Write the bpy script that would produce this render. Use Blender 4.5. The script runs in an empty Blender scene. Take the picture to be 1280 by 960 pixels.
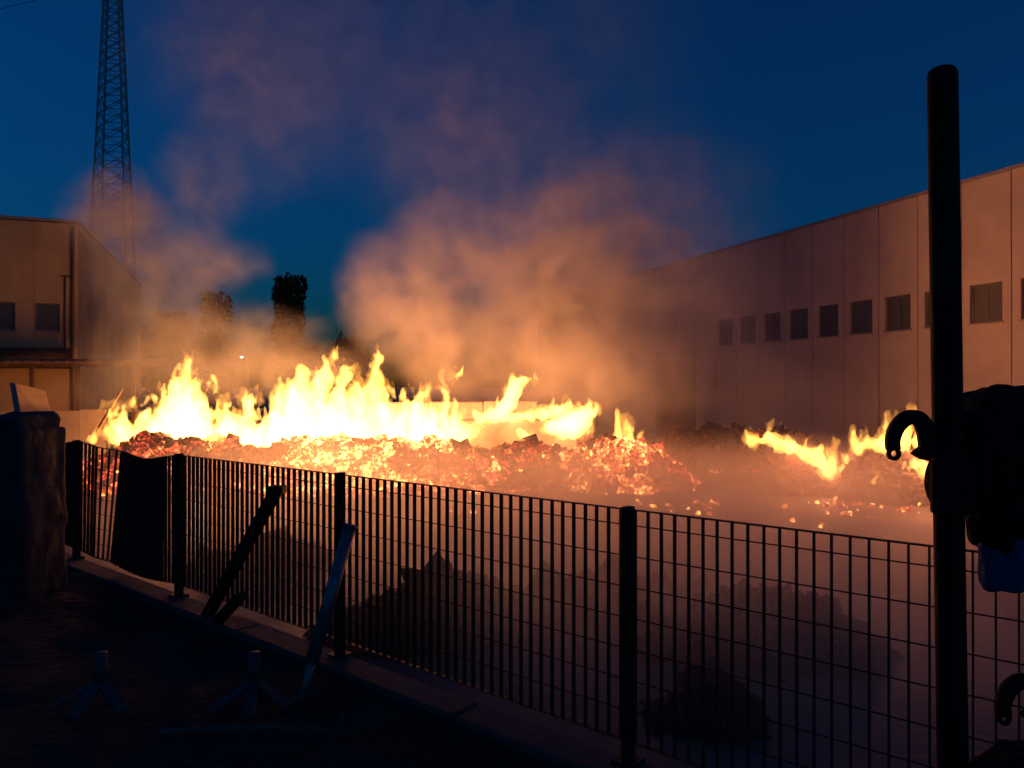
import bpy, bmesh, math, random
import numpy as np
from mathutils import Vector, Matrix

random.seed(7)
rng = np.random.default_rng(7)
sc = bpy.context.scene
col = sc.collection
R = math.radians

# ------------------------------------------------------------------ camera
EYE = 1.60                       # eye height above the top of the fence kerb (z = 0)
HOR = 483.0                      # horizon row in the 1280 x 960 photograph
F = 960.0
cam_d = bpy.data.cameras.new('camera')
cam_d.sensor_width = 36.0
cam_d.lens = 27.0
cam_d.clip_start = 0.05
cam_d.clip_end = 3000.0
cam = bpy.data.objects.new('camera', cam_d)
cam.location = (0, 0, EYE)
cam.rotation_euler = (R(90.0) + math.atan((HOR - 480) / F), 0, 0)
col.objects.link(cam)
sc.camera = cam

# ------------------------------------------------------------------ world: blue hour
world = bpy.data.worlds.new('World')
sc.world = world
world.use_nodes = True
wn = world.node_tree
wn.nodes.clear()
w_out = wn.nodes.new('ShaderNodeOutputWorld')
w_bg = wn.nodes.new('ShaderNodeBackground')
w_sky = wn.nodes.new('ShaderNodeTexSky')
w_sky.sky_type = 'NISHITA'
w_sky.sun_disc = False
w_sky.sun_elevation = R(1.1)
w_sky.sun_rotation = R(115)
w_sky.altitude = 50
w_sky.ozone_density = 3.0
w_mul = wn.nodes.new('ShaderNodeMix')
w_mul.data_type = 'RGBA'
w_mul.blend_type = 'MULTIPLY'
w_mul.inputs[0].default_value = 1.0
w_mul.inputs[7].default_value = (0.03, 0.49, 1.0, 1)     # camera white balance set for the fire
wn.links.new(w_sky.outputs[0], w_mul.inputs[6])
wn.links.new(w_mul.outputs[2], w_bg.inputs[0])
w_bg.inputs[1].default_value = 0.15
wn.links.new(w_bg.outputs[0], w_out.inputs[0])

# ------------------------------------------------------------------ render / exposure
sc.view_settings.view_transform = 'Standard'
sc.view_settings.look = 'None'
sc.view_settings.gamma = 1.0
sc.view_settings.exposure = 0.0
sc.view_settings.use_curve_mapping = False
sc.render.engine = 'CYCLES'
cy = sc.cycles
cy.use_denoising = True
cy.max_bounces = 6
cy.use_adaptive_sampling = True
cy.adaptive_threshold = 0.02
cy.adaptive_min_samples = 64
cy.diffuse_bounces = 2
cy.glossy_bounces = 2
cy.transmission_bounces = 3
cy.volume_bounces = 4
cy.transparent_max_bounces = 96
cy.sample_clamp_indirect = 1.2
cy.volume_step_rate = 4.0
cy.volume_max_steps = 256

FIRE = (1.0, 0.28, 0.125)

# ------------------------------------------------------------------ helpers
def P(px, py, D):
    """point of the place seen at photograph pixel (px, py) at depth D"""
    return Vector(((px - 640.0) / F * D, D, EYE + (HOR - py) / F * D))

def tag(o, label=None, cat=None, group=None, kind=None):
    if label: o['label'] = label
    if cat: o['category'] = cat
    if group: o['group'] = group
    if kind: o['kind'] = kind
    return o

def link(name, me, mat=None, parent=None, matrix=None):
    o = bpy.data.objects.new(name, me)
    col.objects.link(o)
    if mat is not None and me is not None and not me.materials:
        me.materials.append(mat)
    if parent is not None:
        o.parent = parent
    if matrix is not None:
        o.matrix_local = matrix
    return o

def empty(name, loc=(0, 0, 0), rz=0.0):
    o = bpy.data.objects.new(name, None)
    o.empty_display_size = 0.2
    o.location = loc
    o.rotation_euler = (0, 0, rz)
    col.objects.link(o)
    return o

def mesh_np(name, v, f, smooth=False):
    me = bpy.data.meshes.new(name)
    v = np.asarray(v, dtype=np.float32)
    f = np.asarray(f, dtype=np.int32)
    k = f.shape[1]
    me.vertices.add(len(v))
    me.vertices.foreach_set('co', v.ravel())
    me.loops.add(f.size)
    me.loops.foreach_set('vertex_index', f.ravel())
    me.polygons.add(len(f))
    me.polygons.foreach_set('loop_start', np.arange(0, f.size, k, dtype=np.int32))
    me.polygons.foreach_set('loop_total', np.full(len(f), k, dtype=np.int32))
    if smooth:
        me.polygons.foreach_set('use_smooth', np.ones(len(f), dtype=bool))
    me.update(calc_edges=True)
    me.validate()
    return me

class MB:
    """collects boxes, bars and tubes into one mesh"""
    def __init__(s): s.v = []; s.f = []
    def quad_prism(s, a, b):          # a, b: rings of points of equal count
        n = len(a); k = len(s.v)
        s.v += [tuple(p) for p in a] + [tuple(p) for p in b]
        for i in range(n):
            j = (i + 1) % n
            s.f.append((k + i, k + j, k + n + j, k + n + i))
        s.f.append(tuple(k + i for i in range(n - 1, -1, -1)))
        s.f.append(tuple(k + n + i for i in range(n)))
        return s
    def box(s, x0, x1, y0, y1, z0, z1):
        return s.quad_prism([(x0, y0, z0), (x1, y0, z0), (x1, y1, z0), (x0, y1, z0)],
                            [(x0, y0, z1), (x1, y0, z1), (x1, y1, z1), (x0, y1, z1)])
    def bar(s, p, q, w, d, up=(0, 0, 1)):      # rectangular bar
        p = Vector(p); q = Vector(q); t = (q - p).normalized()
        u = t.cross(Vector(up))
        if u.length < 1e-4: u = t.cross(Vector((1, 0, 0)))
        u.normalize(); n = u.cross(t)
        ring = [(-w / 2, -d / 2), (w / 2, -d / 2), (w / 2, d / 2), (-w / 2, d / 2)]
        return s.quad_prism([p + u * a + n * b for a, b in ring], [q + u * a + n * b for a, b in ring])
    def tube(s, pts, r, n=8):
        pts = [Vector(p) for p in pts]
        rs = r if isinstance(r, (list, tuple)) else [r] * len(pts)
        k = len(s.v); prev = None
        for i, p in enumerate(pts):
            t = (pts[min(i + 1, len(pts) - 1)] - pts[max(i - 1, 0)]).normalized()
            if prev is None:
                u = t.cross(Vector((0, 0, 1)))
                if u.length < 1e-3: u = t.cross(Vector((1, 0, 0)))
            else:
                u = prev - t * prev.dot(t)
            u.normalize(); prev = u; w = t.cross(u)
            for j in range(n):
                a = 2 * math.pi * j / n
                s.v.append(tuple(p + (u * math.cos(a) + w * math.sin(a)) * rs[i]))
        for i in range(len(pts) - 1):
            for j in range(n):
                a = k + i * n + j; b = k + i * n + (j + 1) % n
                s.f.append((a, b, b + n, a + n))
        s.f.append(tuple(k + j for j in range(n - 1, -1, -1)))
        s.f.append(tuple(k + (len(pts) - 1) * n + j for j in range(n)))
        return s
    def mesh(s, name='mesh', smooth=False, bevel=0.0):
        me = bpy.data.meshes.new(name)
        me.from_pydata(s.v, [], s.f)
        if bevel:
            bm = bmesh.new(); bm.from_mesh(me)
            bmesh.ops.bevel(bm, geom=bm.edges[:], offset=bevel, segments=1, affect='EDGES')
            bm.to_mesh(me); bm.free()
        if smooth:
            for p in me.polygons: p.use_smooth = True
        me.update()
        return me
    def build(s, name, mat, parent=None, smooth=False, bevel=0.0):
        return link(name, s.mesh(name, smooth, bevel), mat, parent)

# numpy value noise
_T = rng.random((64, 64, 64)).astype(np.float32)
def vnoise(x, y, z):
    xi = np.floor(x).astype(np.int32); yi = np.floor(y).astype(np.int32); zi = np.floor(z).astype(np.int32)
    fx = x - xi; fy = y - yi; fz = z - zi
    fx = fx * fx * (3 - 2 * fx); fy = fy * fy * (3 - 2 * fy); fz = fz * fz * (3 - 2 * fz)
    a = xi & 63; b = (xi + 1) & 63; c = yi & 63; d = (yi + 1) & 63; e = zi & 63; g = (zi + 1) & 63
    def L(p, q, t): return p + (q - p) * t
    return L(L(L(_T[a, c, e], _T[b, c, e], fx), L(_T[a, d, e], _T[b, d, e], fx), fy),
             L(L(_T[a, c, g], _T[b, c, g], fx), L(_T[a, d, g], _T[b, d, g], fx), fy), fz) * 2 - 1
def fbm(x, y, z, oct=3, gain=0.5):
    s = 0; a = 1.0
    for o in range(oct):
        s = s + a * vnoise(x * 2 ** o + 17 * o, y * 2 ** o + 5 * o, z * 2 ** o + 29 * o)
        a *= gain
    return s

def surface_nets(f, org, h):
    """closed quad mesh around f > 0"""
    f = f.copy()
    f[0] = f[-1] = -1; f[:, 0] = f[:, -1] = -1; f[:, :, 0] = f[:, :, -1] = -1
    s = f > 0
    n = np.array(f.shape)
    def cn(a, i, j, k): return a[i:n[0] - 1 + i, j:n[1] - 1 + j, k:n[2] - 1 + k]
    cs = sum(cn(s, i, j, k).astype(np.int8) for i in (0, 1) for j in (0, 1) for k in (0, 1))
    act = (cs > 0) & (cs < 8)
    ci = np.argwhere(act)
    idx = np.full(act.shape, -1, dtype=np.int32)
    idx[act] = np.arange(len(ci), dtype=np.int32)
    acc = np.zeros((len(ci), 3)); cnt = np.zeros(len(ci))
    for ax in range(3):
        for u in (0, 1):
            for w in (0, 1):
                o = [0, 0, 0]; o[(ax + 1) % 3] = u; o[(ax + 2) % 3] = w
                o2 = list(o); o2[ax] = 1
                fa = f[tuple((ci + o).T)]; fb = f[tuple((ci + o2).T)]
                m = (fa > 0) != (fb > 0)
                t = np.where(m, fa / np.where(m, fa - fb, 1), 0)
                p = np.array(o, float)[None, :] + np.zeros((len(ci), 3)); p[:, ax] += t
                acc[m] += p[m]; cnt[m] += 1
    v = (ci + acc / cnt[:, None]) * h + np.array(org)
    quads = []
    for ax in range(3):
        b, c = (ax + 1) % 3, (ax + 2) % 3
        sl0 = [slice(1, -1)] * 3; sl1 = [slice(1, -1)] * 3
        sl0[ax] = slice(0, -1); sl1[ax] = slice(1, None)
        ch = s[tuple(sl0)] != s[tuple(sl1)]
        e = np.argwhere(ch)
        off = np.array([1, 1, 1]); off[ax] = 0
        e = e + off
        inside = s[tuple(e.T)]
        eb = np.zeros(3, int); eb[b] = 1
        ec = np.zeros(3, int); ec[c] = 1
        q = np.stack([idx[tuple((e - eb - ec).T)], idx[tuple((e - ec).T)], idx[tuple(e.T)], idx[tuple((e - eb).T)]], 1)
        q[~inside] = q[~inside][:, ::-1]
        quads.append(q)
    return v, np.concatenate(quads)

# ------------------------------------------------------------------ materials
def new_mat(name):
    m = bpy.data.materials.new(name)
    m.use_nodes = True
    nt = m.node_tree
    nt.nodes.clear()
    out = nt.nodes.new('ShaderNodeOutputMaterial')
    return m, nt, out

def surf(name, c1, c2, scale=4.0, rough=0.8, bump=0.3, bscale=30.0, metal=0.0, stretch=(1, 1, 1), detail=6, spec=0.3, stain=None):
    m, nt, out = new_mat(name)
    N = nt.nodes.new; Lk = nt.links.new
    b = N('ShaderNodeBsdfPrincipled')
    tc = N('ShaderNodeTexCoord'); mp = N('ShaderNodeMapping')
    mp.inputs['Scale'].default_value = stretch
    Lk(tc.outputs['Object'], mp.inputs[0])
    n1 = N('ShaderNodeTexNoise'); n1.inputs['Scale'].default_value = scale; n1.inputs['Detail'].default_value = detail
    n1.inputs['Roughness'].default_value = 0.65
    Lk(mp.outputs[0], n1.inputs['Vector'])
    rp = N('ShaderNodeValToRGB')
    rp.color_ramp.elements[0].position = 0.3; rp.color_ramp.elements[0].color = (*c1, 1)
    rp.color_ramp.elements[1].position = 0.7; rp.color_ramp.elements[1].color = (*c2, 1)
    Lk(n1.outputs[0], rp.inputs[0])
    cout = rp.outputs[0]
    if stain:
        n3 = N('ShaderNodeTexNoise'); n3.inputs['Scale'].default_value = stain[1]; n3.inputs['Detail'].default_value = 5
        mp3 = N('ShaderNodeMapping'); mp3.inputs['Scale'].default_value = stain[2]
        Lk(tc.outputs['Object'], mp3.inputs[0]); Lk(mp3.outputs[0], n3.inputs['Vector'])
        r3 = N('ShaderNodeMapRange'); r3.inputs[1].default_value = 0.48; r3.inputs[2].default_value = 0.7
        r3.inputs[4].default_value = stain[3]
        Lk(n3.outputs[0], r3.inputs[0])
        mx = N('ShaderNodeMix'); mx.data_type = 'RGBA'
        mx.inputs[7].default_value = (*stain[0], 1)
        Lk(r3.outputs[0], mx.inputs[0]); Lk(cout, mx.inputs[6])
        cout = mx.outputs[2]
    Lk(cout, b.inputs['Base Color'])
    rr = N('ShaderNodeMapRange'); rr.inputs[3].default_value = max(0, rough - 0.12); rr.inputs[4].default_value = min(1, rough + 0.12)
    Lk(n1.outputs[0], rr.inputs[0]); Lk(rr.outputs[0], b.inputs['Roughness'])
    b.inputs['Metallic'].default_value = metal
    b.inputs['Specular IOR Level'].default_value = spec
    n2 = N('ShaderNodeTexNoise'); n2.inputs['Scale'].default_value = bscale; n2.inputs['Detail'].default_value = 4
    Lk(mp.outputs[0], n2.inputs['Vector'])
    bp = N('ShaderNodeBump'); bp.inputs['Strength'].default_value = bump; bp.inputs['Distance'].default_value = 0.02
    Lk(n2.outputs[0], bp.inputs['Height']); Lk(bp.outputs[0], b.inputs['Normal'])
    Lk(b.outputs[0], out.inputs['Surface'])
    return m

M = {}
M['panel'] = surf('precast_concrete', (0.42, 0.345, 0.29), (0.53, 0.44, 0.37), 1.3, 0.9, 0.25, 25, stain=((0.31, 0.25, 0.21), 0.6, (1.2, 1.2, 0.35), 0.5))
M['core'] = surf('joint_mortar', (0.10, 0.08, 0.07), (0.16, 0.13, 0.11), 3)
M['coping'] = surf('coping_sheet', (0.25, 0.22, 0.20), (0.34, 0.30, 0.27), 2, 0.55, 0.1, 10, 0.4)
M['plaster'] = surf('ochre_plaster', (0.40, 0.27, 0.15), (0.52, 0.37, 0.22), 1.1, 0.92, 0.3, 22, stain=((0.26, 0.17, 0.10), 0.5, (1.4, 1.4, 0.4), 0.5))
M['frame'] = surf('window_frame_paint', (0.10, 0.09, 0.085), (0.16, 0.145, 0.135), 6, 0.5, 0.1)
M['door'] = surf('rusty_door_steel', (0.10, 0.055, 0.04), (0.20, 0.11, 0.08), 2.0, 0.7, 0.2, 20, 0.2, (1, 1, 0.4))
M['asphalt'] = surf('wet_yard_concrete', (0.06, 0.055, 0.05), (0.13, 0.115, 0.105), 0.7, 0.55, 0.4, 18, stain=((0.02, 0.018, 0.016), 0.35, (1, 1, 1), 0.8), spec=0.5)
M['dirt'] = surf('bare_dirt', (0.018, 0.014, 0.012), (0.05, 0.04, 0.032), 2.5, 0.95, 1.0, 14)
M['kerb'] = surf('kerb_concrete', (0.08, 0.066, 0.058), (0.14, 0.118, 0.10), 3, 0.9, 0.35, 35, stain=((0.07, 0.06, 0.05), 2.0, (1, 1, 1), 0.7))
M['fence'] = surf('dark_fence_steel', (0.025, 0.018, 0.015), (0.06, 0.038, 0.028), 9, 0.6, 0.2, 60, 0.5)
M['burnt_steel'] = surf('burnt_steel', (0.02, 0.015, 0.013), (0.055, 0.04, 0.035), 6, 0.8, 0.3, 40, 0.3)
M['galv'] = surf('galvanised_prop_steel', (0.16, 0.18, 0.20), (0.26, 0.28, 0.30), 8, 0.45, 0.15, 40, 0.7)
M['dull_galv'] = surf('weathered_prop_steel', (0.05, 0.055, 0.06), (0.10, 0.105, 0.11), 8, 0.6, 0.2, 40, 0.4)
M['pole'] = surf('black_painted_steel', (0.008, 0.008, 0.009), (0.018, 0.018, 0.02), 10, 0.75, 0.1, 60, 0.0, spec=0.12)
M['cloth'] = surf('black_cloth', (0.008, 0.008, 0.010), (0.018, 0.018, 0.022), 9, 0.95, 0.6, 70, spec=0.1)
M['blue_cloth'] = surf('blue_cloth', (0.02, 0.08, 0.19), (0.03, 0.11, 0.25), 9, 0.95, 0.5, 80, spec=0.1)
M['pillar'] = surf('rough_grey_concrete', (0.035, 0.032, 0.036), (0.07, 0.065, 0.07), 2.4, 0.95, 0.8, 12, stain=((0.03, 0.028, 0.03), 1.5, (1, 1, 0.4), 0.7))
M['char'] = surf('charred_debris', (0.012, 0.010, 0.009), (0.06, 0.045, 0.038), 5, 0.95, 0.8, 20)
M['ash'] = surf('ash_and_char', (0.05, 0.035, 0.03), (0.17, 0.12, 0.10), 3, 0.95, 0.8, 20)
M['hoard'] = surf('corrugated_sheet', (0.32, 0.25, 0.19), (0.45, 0.36, 0.28), 2, 0.6, 0.2, 10, 0.3)
M['board'] = surf('pale_board', (0.52, 0.36, 0.17), (0.64, 0.45, 0.22), 2.2, 0.85, 0.2, 20, stretch=(1, 1, 4))
M['board_edge'] = surf('board_edge_grey', (0.3, 0.27, 0.25), (0.4, 0.36, 0.33), 3)
M['plank'] = surf('scorched_plank', (0.22, 0.13, 0.06), (0.36, 0.22, 0.11), 4, 0.9, 0.3, 20, stretch=(6, 6, 1))
M['shed'] = surf('canopy_sheet', (0.16, 0.10, 0.07), (0.26, 0.16, 0.11), 3, 0.7, 0.2, 20, 0.2)
M['awning'] = surf('awning_shadow_tone', (0.05, 0.032, 0.024), (0.10, 0.062, 0.045), 2.5, 0.8, 0.2, 15)  # awning sheet, tone darkened to carry the shadow band below the windows
M['block'] = surf('barrier_concrete', (0.34, 0.27, 0.22), (0.45, 0.37, 0.31), 1.5, 0.9, 0.3, 20, stain=((0.12, 0.09, 0.08), 1.2, (1, 1, 0.5), 0.8))
M['leaf'] = surf('dark_foliage', (0.030, 0.040, 0.018), (0.055, 0.065, 0.03), 3, 0.85, 0.0)
M['bark'] = surf('bark', (0.05, 0.04, 0.03), (0.09, 0.07, 0.055), 6, 0.95, 0.6)
M['pylon'] = surf('pylon_steel', (0.22, 0.22, 0.23), (0.32, 0.32, 0.33), 1, 0.6, 0.0, 5, 0.5)
M['cable'] = surf('cable', (0.03, 0.03, 0.035), (0.05, 0.05, 0.055), 1, 0.6, 0.0)
M['straw'] = surf('dry_stalk', (0.08, 0.07, 0.05), (0.15, 0.13, 0.10), 8, 0.9, 0.0)

def glass_mat():
    m, nt, out = new_mat('dusty_window_glass')
    b = nt.nodes.new('ShaderNodeBsdfPrincipled')
    n = nt.nodes.new('ShaderNodeTexNoise'); n.inputs['Scale'].default_value = 1.7; n.inputs['Detail'].default_value = 4
    tc = nt.nodes.new('ShaderNodeTexCoord')
    nt.links.new(tc.outputs['Object'], n.inputs['Vector'])
    r = nt.nodes.new('ShaderNodeValToRGB')
    r.color_ramp.elements[0].color = (0.05, 0.05, 0.05, 1); r.color_ramp.elements[1].color = (0.13, 0.12, 0.11, 1)
    nt.links.new(n.outputs[0], r.inputs[0]); nt.links.new(r.outputs[0], b.inputs['Base Color'])
    b.inputs['Roughness'].default_value = 0.32
    b.inputs['Specular IOR Level'].default_value = 0.6
    nt.links.new(b.outputs[0], out.inputs['Surface'])
    return m
M['glass'] = glass_mat()

def flame_mat(name, colour, strength):
    m, nt, out = new_mat(name)
    e = nt.nodes.new('ShaderNodeEmission')
    e.inputs[0].default_value = (*colour, 1); e.inputs[1].default_value = strength
    nt.links.new(e.outputs[0], out.inputs['Volume'])
    return m
M['flame'] = flame_mat('flame_gas', (1.0, 0.48, 0.085), 11.5)
M['flame_thin'] = flame_mat('thin_flame_gas', (1.0, 0.45, 0.075), 8.0)
M['fringe'] = flame_mat('flame_fringe_gas', (1.0, 0.40, 0.06), 3.2)

def ember_mat():
    """charred pieces; the attribute 'ember_glow' says how hot each piece is"""
    m, nt, out = new_mat('glowing_embers')
    m.cycles.emission_sampling = 'NONE'
    N = nt.nodes.new; Lk = nt.links.new
    b = N('ShaderNodeBsdfPrincipled')
    at = N('ShaderNodeAttribute'); at.attribute_name = 'ember_glow'
    tc = N('ShaderNodeTexCoord')
    n = N('ShaderNodeTexNoise'); n.inputs['Scale'].default_value = 14; n.inputs['Detail'].default_value = 3
    Lk(tc.outputs['Object'], n.inputs['Vector'])
    mr = N('ShaderNodeMapRange'); mr.inputs[1].default_value = 0.35; mr.inputs[2].default_value = 0.65
    mr.inputs[3].default_value = 0.6; mr.inputs[4].default_value = 1.2
    Lk(n.outputs[0], mr.inputs[0])
    mu = N('ShaderNodeMath'); mu.operation = 'MULTIPLY'
    Lk(at.outputs['Fac'], mu.inputs[0]); Lk(mr.outputs[0], mu.inputs[1])
    rc = N('ShaderNodeValToRGB'); el = rc.color_ramp.elements
    el[0].position = 0.0; el[0].color = (0.7, 0.05, 0.02, 1)
    el[1].position = 1.0; el[1].color = (1.0, 0.43, 0.10, 1)
    e2 = el.new(0.5); e2.color = (1.0, 0.075, 0.032, 1)
    Lk(mu.outputs[0], rc.inputs[0])
    pw = N('ShaderNodeMath'); pw.operation = 'POWER'; pw.inputs[1].default_value = 3.0
    Lk(mu.outputs[0], pw.inputs[0])
    st = N('ShaderNodeMath'); st.operation = 'MULTIPLY'; st.inputs[1].default_value = 8.0
    Lk(pw.outputs[0], st.inputs[0])
    b.inputs['Base Color'].default_value = (0.05, 0.04, 0.035, 1)
    b.inputs['Roughness'].default_value = 0.95
    Lk(rc.outputs[0], b.inputs['Emission Color']); Lk(st.outputs[0], b.inputs['Emission Strength'])
    Lk(b.outputs[0], out.inputs['Surface'])
    return m
M['ember'] = ember_mat()

# ------------------------------------------------------------------ ground
YARD = -0.35
GND = -0.10
FD = Vector((-0.760, 0.649, 0)).normalized()         # along the fence, going away
FN = Vector((0.649, 0.760, 0)).normalized()          # across it, into the yard
FP = Vector((0.495, 3.28, 0))                         # foot of the post with the nearest complete panel
def fence_pt(s, n=0.0, z=0.0):
    p = FP + FD * s + FN * n
    return Vector((p.x, p.y, z))

def sheet(name, mat, pts, z):
    me = bpy.data.meshes.new(name)
    me.from_pydata([(p[0], p[1], z) for p in pts], [], [tuple(range(len(pts)))])
    return link(name, me, mat)
a = fence_pt(-60, 0.03); b_ = fence_pt(60, 0.03)
far = 1500
yard = sheet('yard', M['asphalt'], [(a.x, a.y), (far, -60), (far, far), (-far, far), (-far, b_.y), (b_.x, b_.y)], YARD)
tag(yard, 'dark wet concrete yard floor under the fire and smoke', 'yard', kind='structure')

# camera-side dirt: an uneven grid in fence coordinates
def dirt():
    su = np.concatenate([np.linspace(-12, 14, 150), np.linspace(15, 60, 12)])
    su = np.concatenate([np.linspace(-60, -13, 10), su])
    nv = np.concatenate([np.linspace(-0.16, -6, 90), np.linspace(-6.6, -40, 14)])
    S, Nn = np.meshgrid(su, nv, indexing='ij')
    X = FP.x + FD.x * S + FN.x * Nn; Y = FP.y + FD.y * S + FN.y * Nn
    Z = GND + 0.035 * fbm(X * 1.1, Y * 1.1, X * 0 + 3.1) + 0.018 * fbm(X * 6, Y * 6, X * 0 + 9.3)
    Z = Z + 0.065 * np.clip(1 - (-Nn - 0.16) / 0.9, 0, 1) ** 1.5
    n0, n1 = S.shape
    v = np.stack([X, Y, Z], -1).reshape(-1, 3)
    i = np.arange(n0 - 1)[:, None] * n1 + np.arange(n1 - 1)[None, :]
    f = np.stack([i, i + 1, i + 1 + n1, i + n1], -1).reshape(-1, 4)
    return mesh_np('ground', v, f, True)
g = link('ground', dirt(), M['dirt'])
tag(g, 'dark bare earth on the near side of the fence', 'ground', kind='structure')

# ------------------------------------------------------------------ kerb of cast lengths
kerb = empty('kerb')
tag(kerb, 'pale concrete kerb running under the dark steel fence', 'kerb', kind='structure')
for i in range(-4, 12):
    s0, s1 = i * 2.0 + 0.9 + 0.006, i * 2.0 + 2.9 - 0.006
    dz = random.uniform(-0.006, 0.004)
    ring = lambda s: [fence_pt(s, -0.16, YARD - 0.1), fence_pt(s, 0.045, YARD - 0.1), fence_pt(s, 0.045, dz), fence_pt(s, -0.16, dz)]
    MB().quad_prism(ring(s0), ring(s1)).build('kerb_stone', M['kerb'], kerb, bevel=0.012)

# ------------------------------------------------------------------ warehouse on the far right
WD = 28.7
WH = 6.17
ware = empty('warehouse', ((845 - 640) / F * WD, WD, YARD), math.atan2(-0.943, 0.333))
tag(ware, 'long precast concrete warehouse with a row of small square windows', 'warehouse')
H = WH - YARD
pitch = 1.193
j0 = 7.29
WZ0, WZ1 = 3.0 - YARD, 3.85 - YARD
wk = list(range(-18, 9))
for k in wk:
    x0, x1 = j0 + k * pitch, j0 + (k + 1) * pitch
    has_win = -4 <= k <= 7
    door = x1 > -1.5 and x0 < 1.4
    dz = 3.3
    m = MB(); y0 = random.uniform(-0.004, 0.004); e = 0.012
    def seg(xa, xb, za, zb): m.box(xa, xb, y0, 0.12, za, zb)
    if has_win:
        c = (x0 + x1) / 2; wa, wb = c - 0.39, c + 0.39
        seg(x0 + e, wa, 0, H); seg(wb, x1 - e, 0, H)
        seg(wa, wb, 0, WZ0); seg(wa, wb, WZ1, H)
    elif door:
        da, db = max(x0 + e, -1.47), min(x1 - e, 1.34)
        if da > x0 + e + 0.01: seg(x0 + e, da, 0, H)
        if db < x1 - e - 0.01: seg(db, x1 - e, 0, H)
        seg(da, db, dz, H)
    else:
        seg(x0 + e, x1 - e, 0, H)
    m.build('wall_panel', M['panel'], ware)
    if has_win:
        w = empty('window'); w.parent = ware; w.location = (c, 0, 0)
        fm = MB()
        for (p, q, r_, s_) in ((-0.39, -0.345, WZ0, WZ1), (0.345, 0.39, WZ0, WZ1), (-0.345, 0.345, WZ0, WZ0 + 0.045), (-0.345, 0.345, WZ1 - 0.045, WZ1)):
            fm.box(p, q, 0.055, 0.105, r_, s_)
        fm.box(-0.018, 0.018, 0.06, 0.10, WZ0 + 0.045, WZ1 - 0.045)
        fm.build('frame', M['frame'], w)
        for sx in (-1, 1):
            MB().box(*sorted((sx * 0.018, sx * 0.345)), 0.075, 0.085, WZ0 + 0.045, WZ1 - 0.045).build('pane', M['glass'], w)
        MB().box(-0.42, 0.42, -0.035, 0.053, WZ0 - 0.04, WZ0 - 0.002).build('sill', M['coping'], w)
xa, xb = j0 + wk[0] * pitch, j0 + (wk[-1] + 1) * pitch
m = MB()
m.box(xa, xb, 0.13, 0.25, 0, WZ0 - 0.02); m.box(xa, xb, 0.13, 0.25, WZ1 + 0.02, H - 0.02)
m.box(xa, xb, 0.4, 0.45, WZ0 - 0.02, WZ1 + 0.02)
m.box(xa, xa + 0.2, 0.25, 14, 0, H - 0.02); m.box(xb - 0.2, xb, 0.25, 14, 0, H - 0.02); m.box(xa, xb, 14, 14.2, 0, H - 0.02)
m.build('wall_core', M['core'], ware)
MB().box(xa, xb, 0.13, 14.2, H - 0.018, H + 0.06).build('roof', M['coping'], ware)
for k in range(wk[0], wk[-1] + 1, 3):
    x0, x1 = j0 + k * pitch, j0 + (k + 3) * pitch
    MB().box(x0 + 0.004, x1 - 0.004, -0.04, 0.16, H + 0.003, H + 0.075).build('coping', M['coping'], ware)
dr = empty('door'); dr.parent = ware
for (p, q) in ((-1.42, -0.07), (-0.06, 1.29)):
    leaf = MB().box(p, q, 0.03, 0.08, 0.03, 3.24).build('leaf', M['door'], dr)
m = MB(); m.box(-1.47, -1.425, -0.01, 0.1, 0, 3.3); m.box(1.295, 1.34, -0.01, 0.1, 0, 3.3); m.box(-1.425, 1.295, -0.01, 0.1, 3.245, 3.3)
m.build('frame', M['frame'], dr)
m = MB(); m.box(-0.14, -0.11, -0.02, 0.028, 1.2, 1.5); m.build('handle', M['frame'], dr)
for x in (4.9, -6.0):
    MB().tube([(j0 - 0 * pitch - 14 if x < 0 else j0 + 7 * pitch, -0.07, 0.1), (j0 - 14 if x < 0 else j0 + 7 * pitch, -0.07, H)], 0.05).build('downpipe', M['coping'], ware, True)

# ------------------------------------------------------------------ ochre building on the left
LD = 24.0
LC = P(97, 280, LD)
left = empty('factory_building', (LC.x, LC.y, YARD), math.atan2(0.333, 0.943))
tag(left, 'ochre flat-roofed factory building with two dark square windows beside a downpipe', 'building')
LH = LC.z - YARD
lz0, lz1 = 3.33 - YARD, 4.17 - YARD
for k in range(8):
    x1 = -k * 1.2 - (0.003 if k else 0); x0 = -(k + 1) * 1.2 + 0.009
    c = -0.9 - 1.2 * k; 
    m = MB(); ya = random.uniform(-0.003, 0.003)
    if k < 4:
        wa, wb = c - 0.41, c + 0.41
        wa = max(wa, x0 + 0.02)
        m.box(x0, wa, ya, 0.15, 0, LH); m.box(wb, x1, ya, 0.15, 0, LH)
        m.box(wa, wb, ya, 0.15, 0, lz0); m.box(wa, wb, ya, 0.15, lz1, LH)
    else:
        m.box(x0, x1, ya, 0.15, 0, LH)
    m.build('wall_panel', M['plaster'], left)
    if k < 4:
        w = empty('window'); w.parent = left; w.location = ((wa + wb) / 2, 0, 0); hw = (wb - wa) / 2
        fm = MB()
        for (p, q, r_, s_) in ((-hw, -hw + .05, lz0, lz1), (hw - .05, hw, lz0, lz1), (-hw + .05, hw - .05, lz0, lz0 + .05), (-hw + .05, hw - .05, lz1 - .05, lz1)):
            fm.box(p, q, 0.06, 0.13, r_, s_)
        fm.build('frame', M['frame'], w)
        MB().box(-hw + .05, hw - .05, 0.09, 0.10, lz0 + .05, lz1 - .05).build('pane', M['glass'], w)
        MB().box(-hw - .04, hw + .04, -0.05, 0.058, lz0 - 0.05, lz0 - 0.003).build('sill', M['coping'], w)
for k in range(10):
    MB().box(-0.148, 0.0, 0.153 + k * 1.6, 0.153 + (k + 1) * 1.6 - 0.012, 0, LH).build('side_panel', M['plaster'], left)
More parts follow.
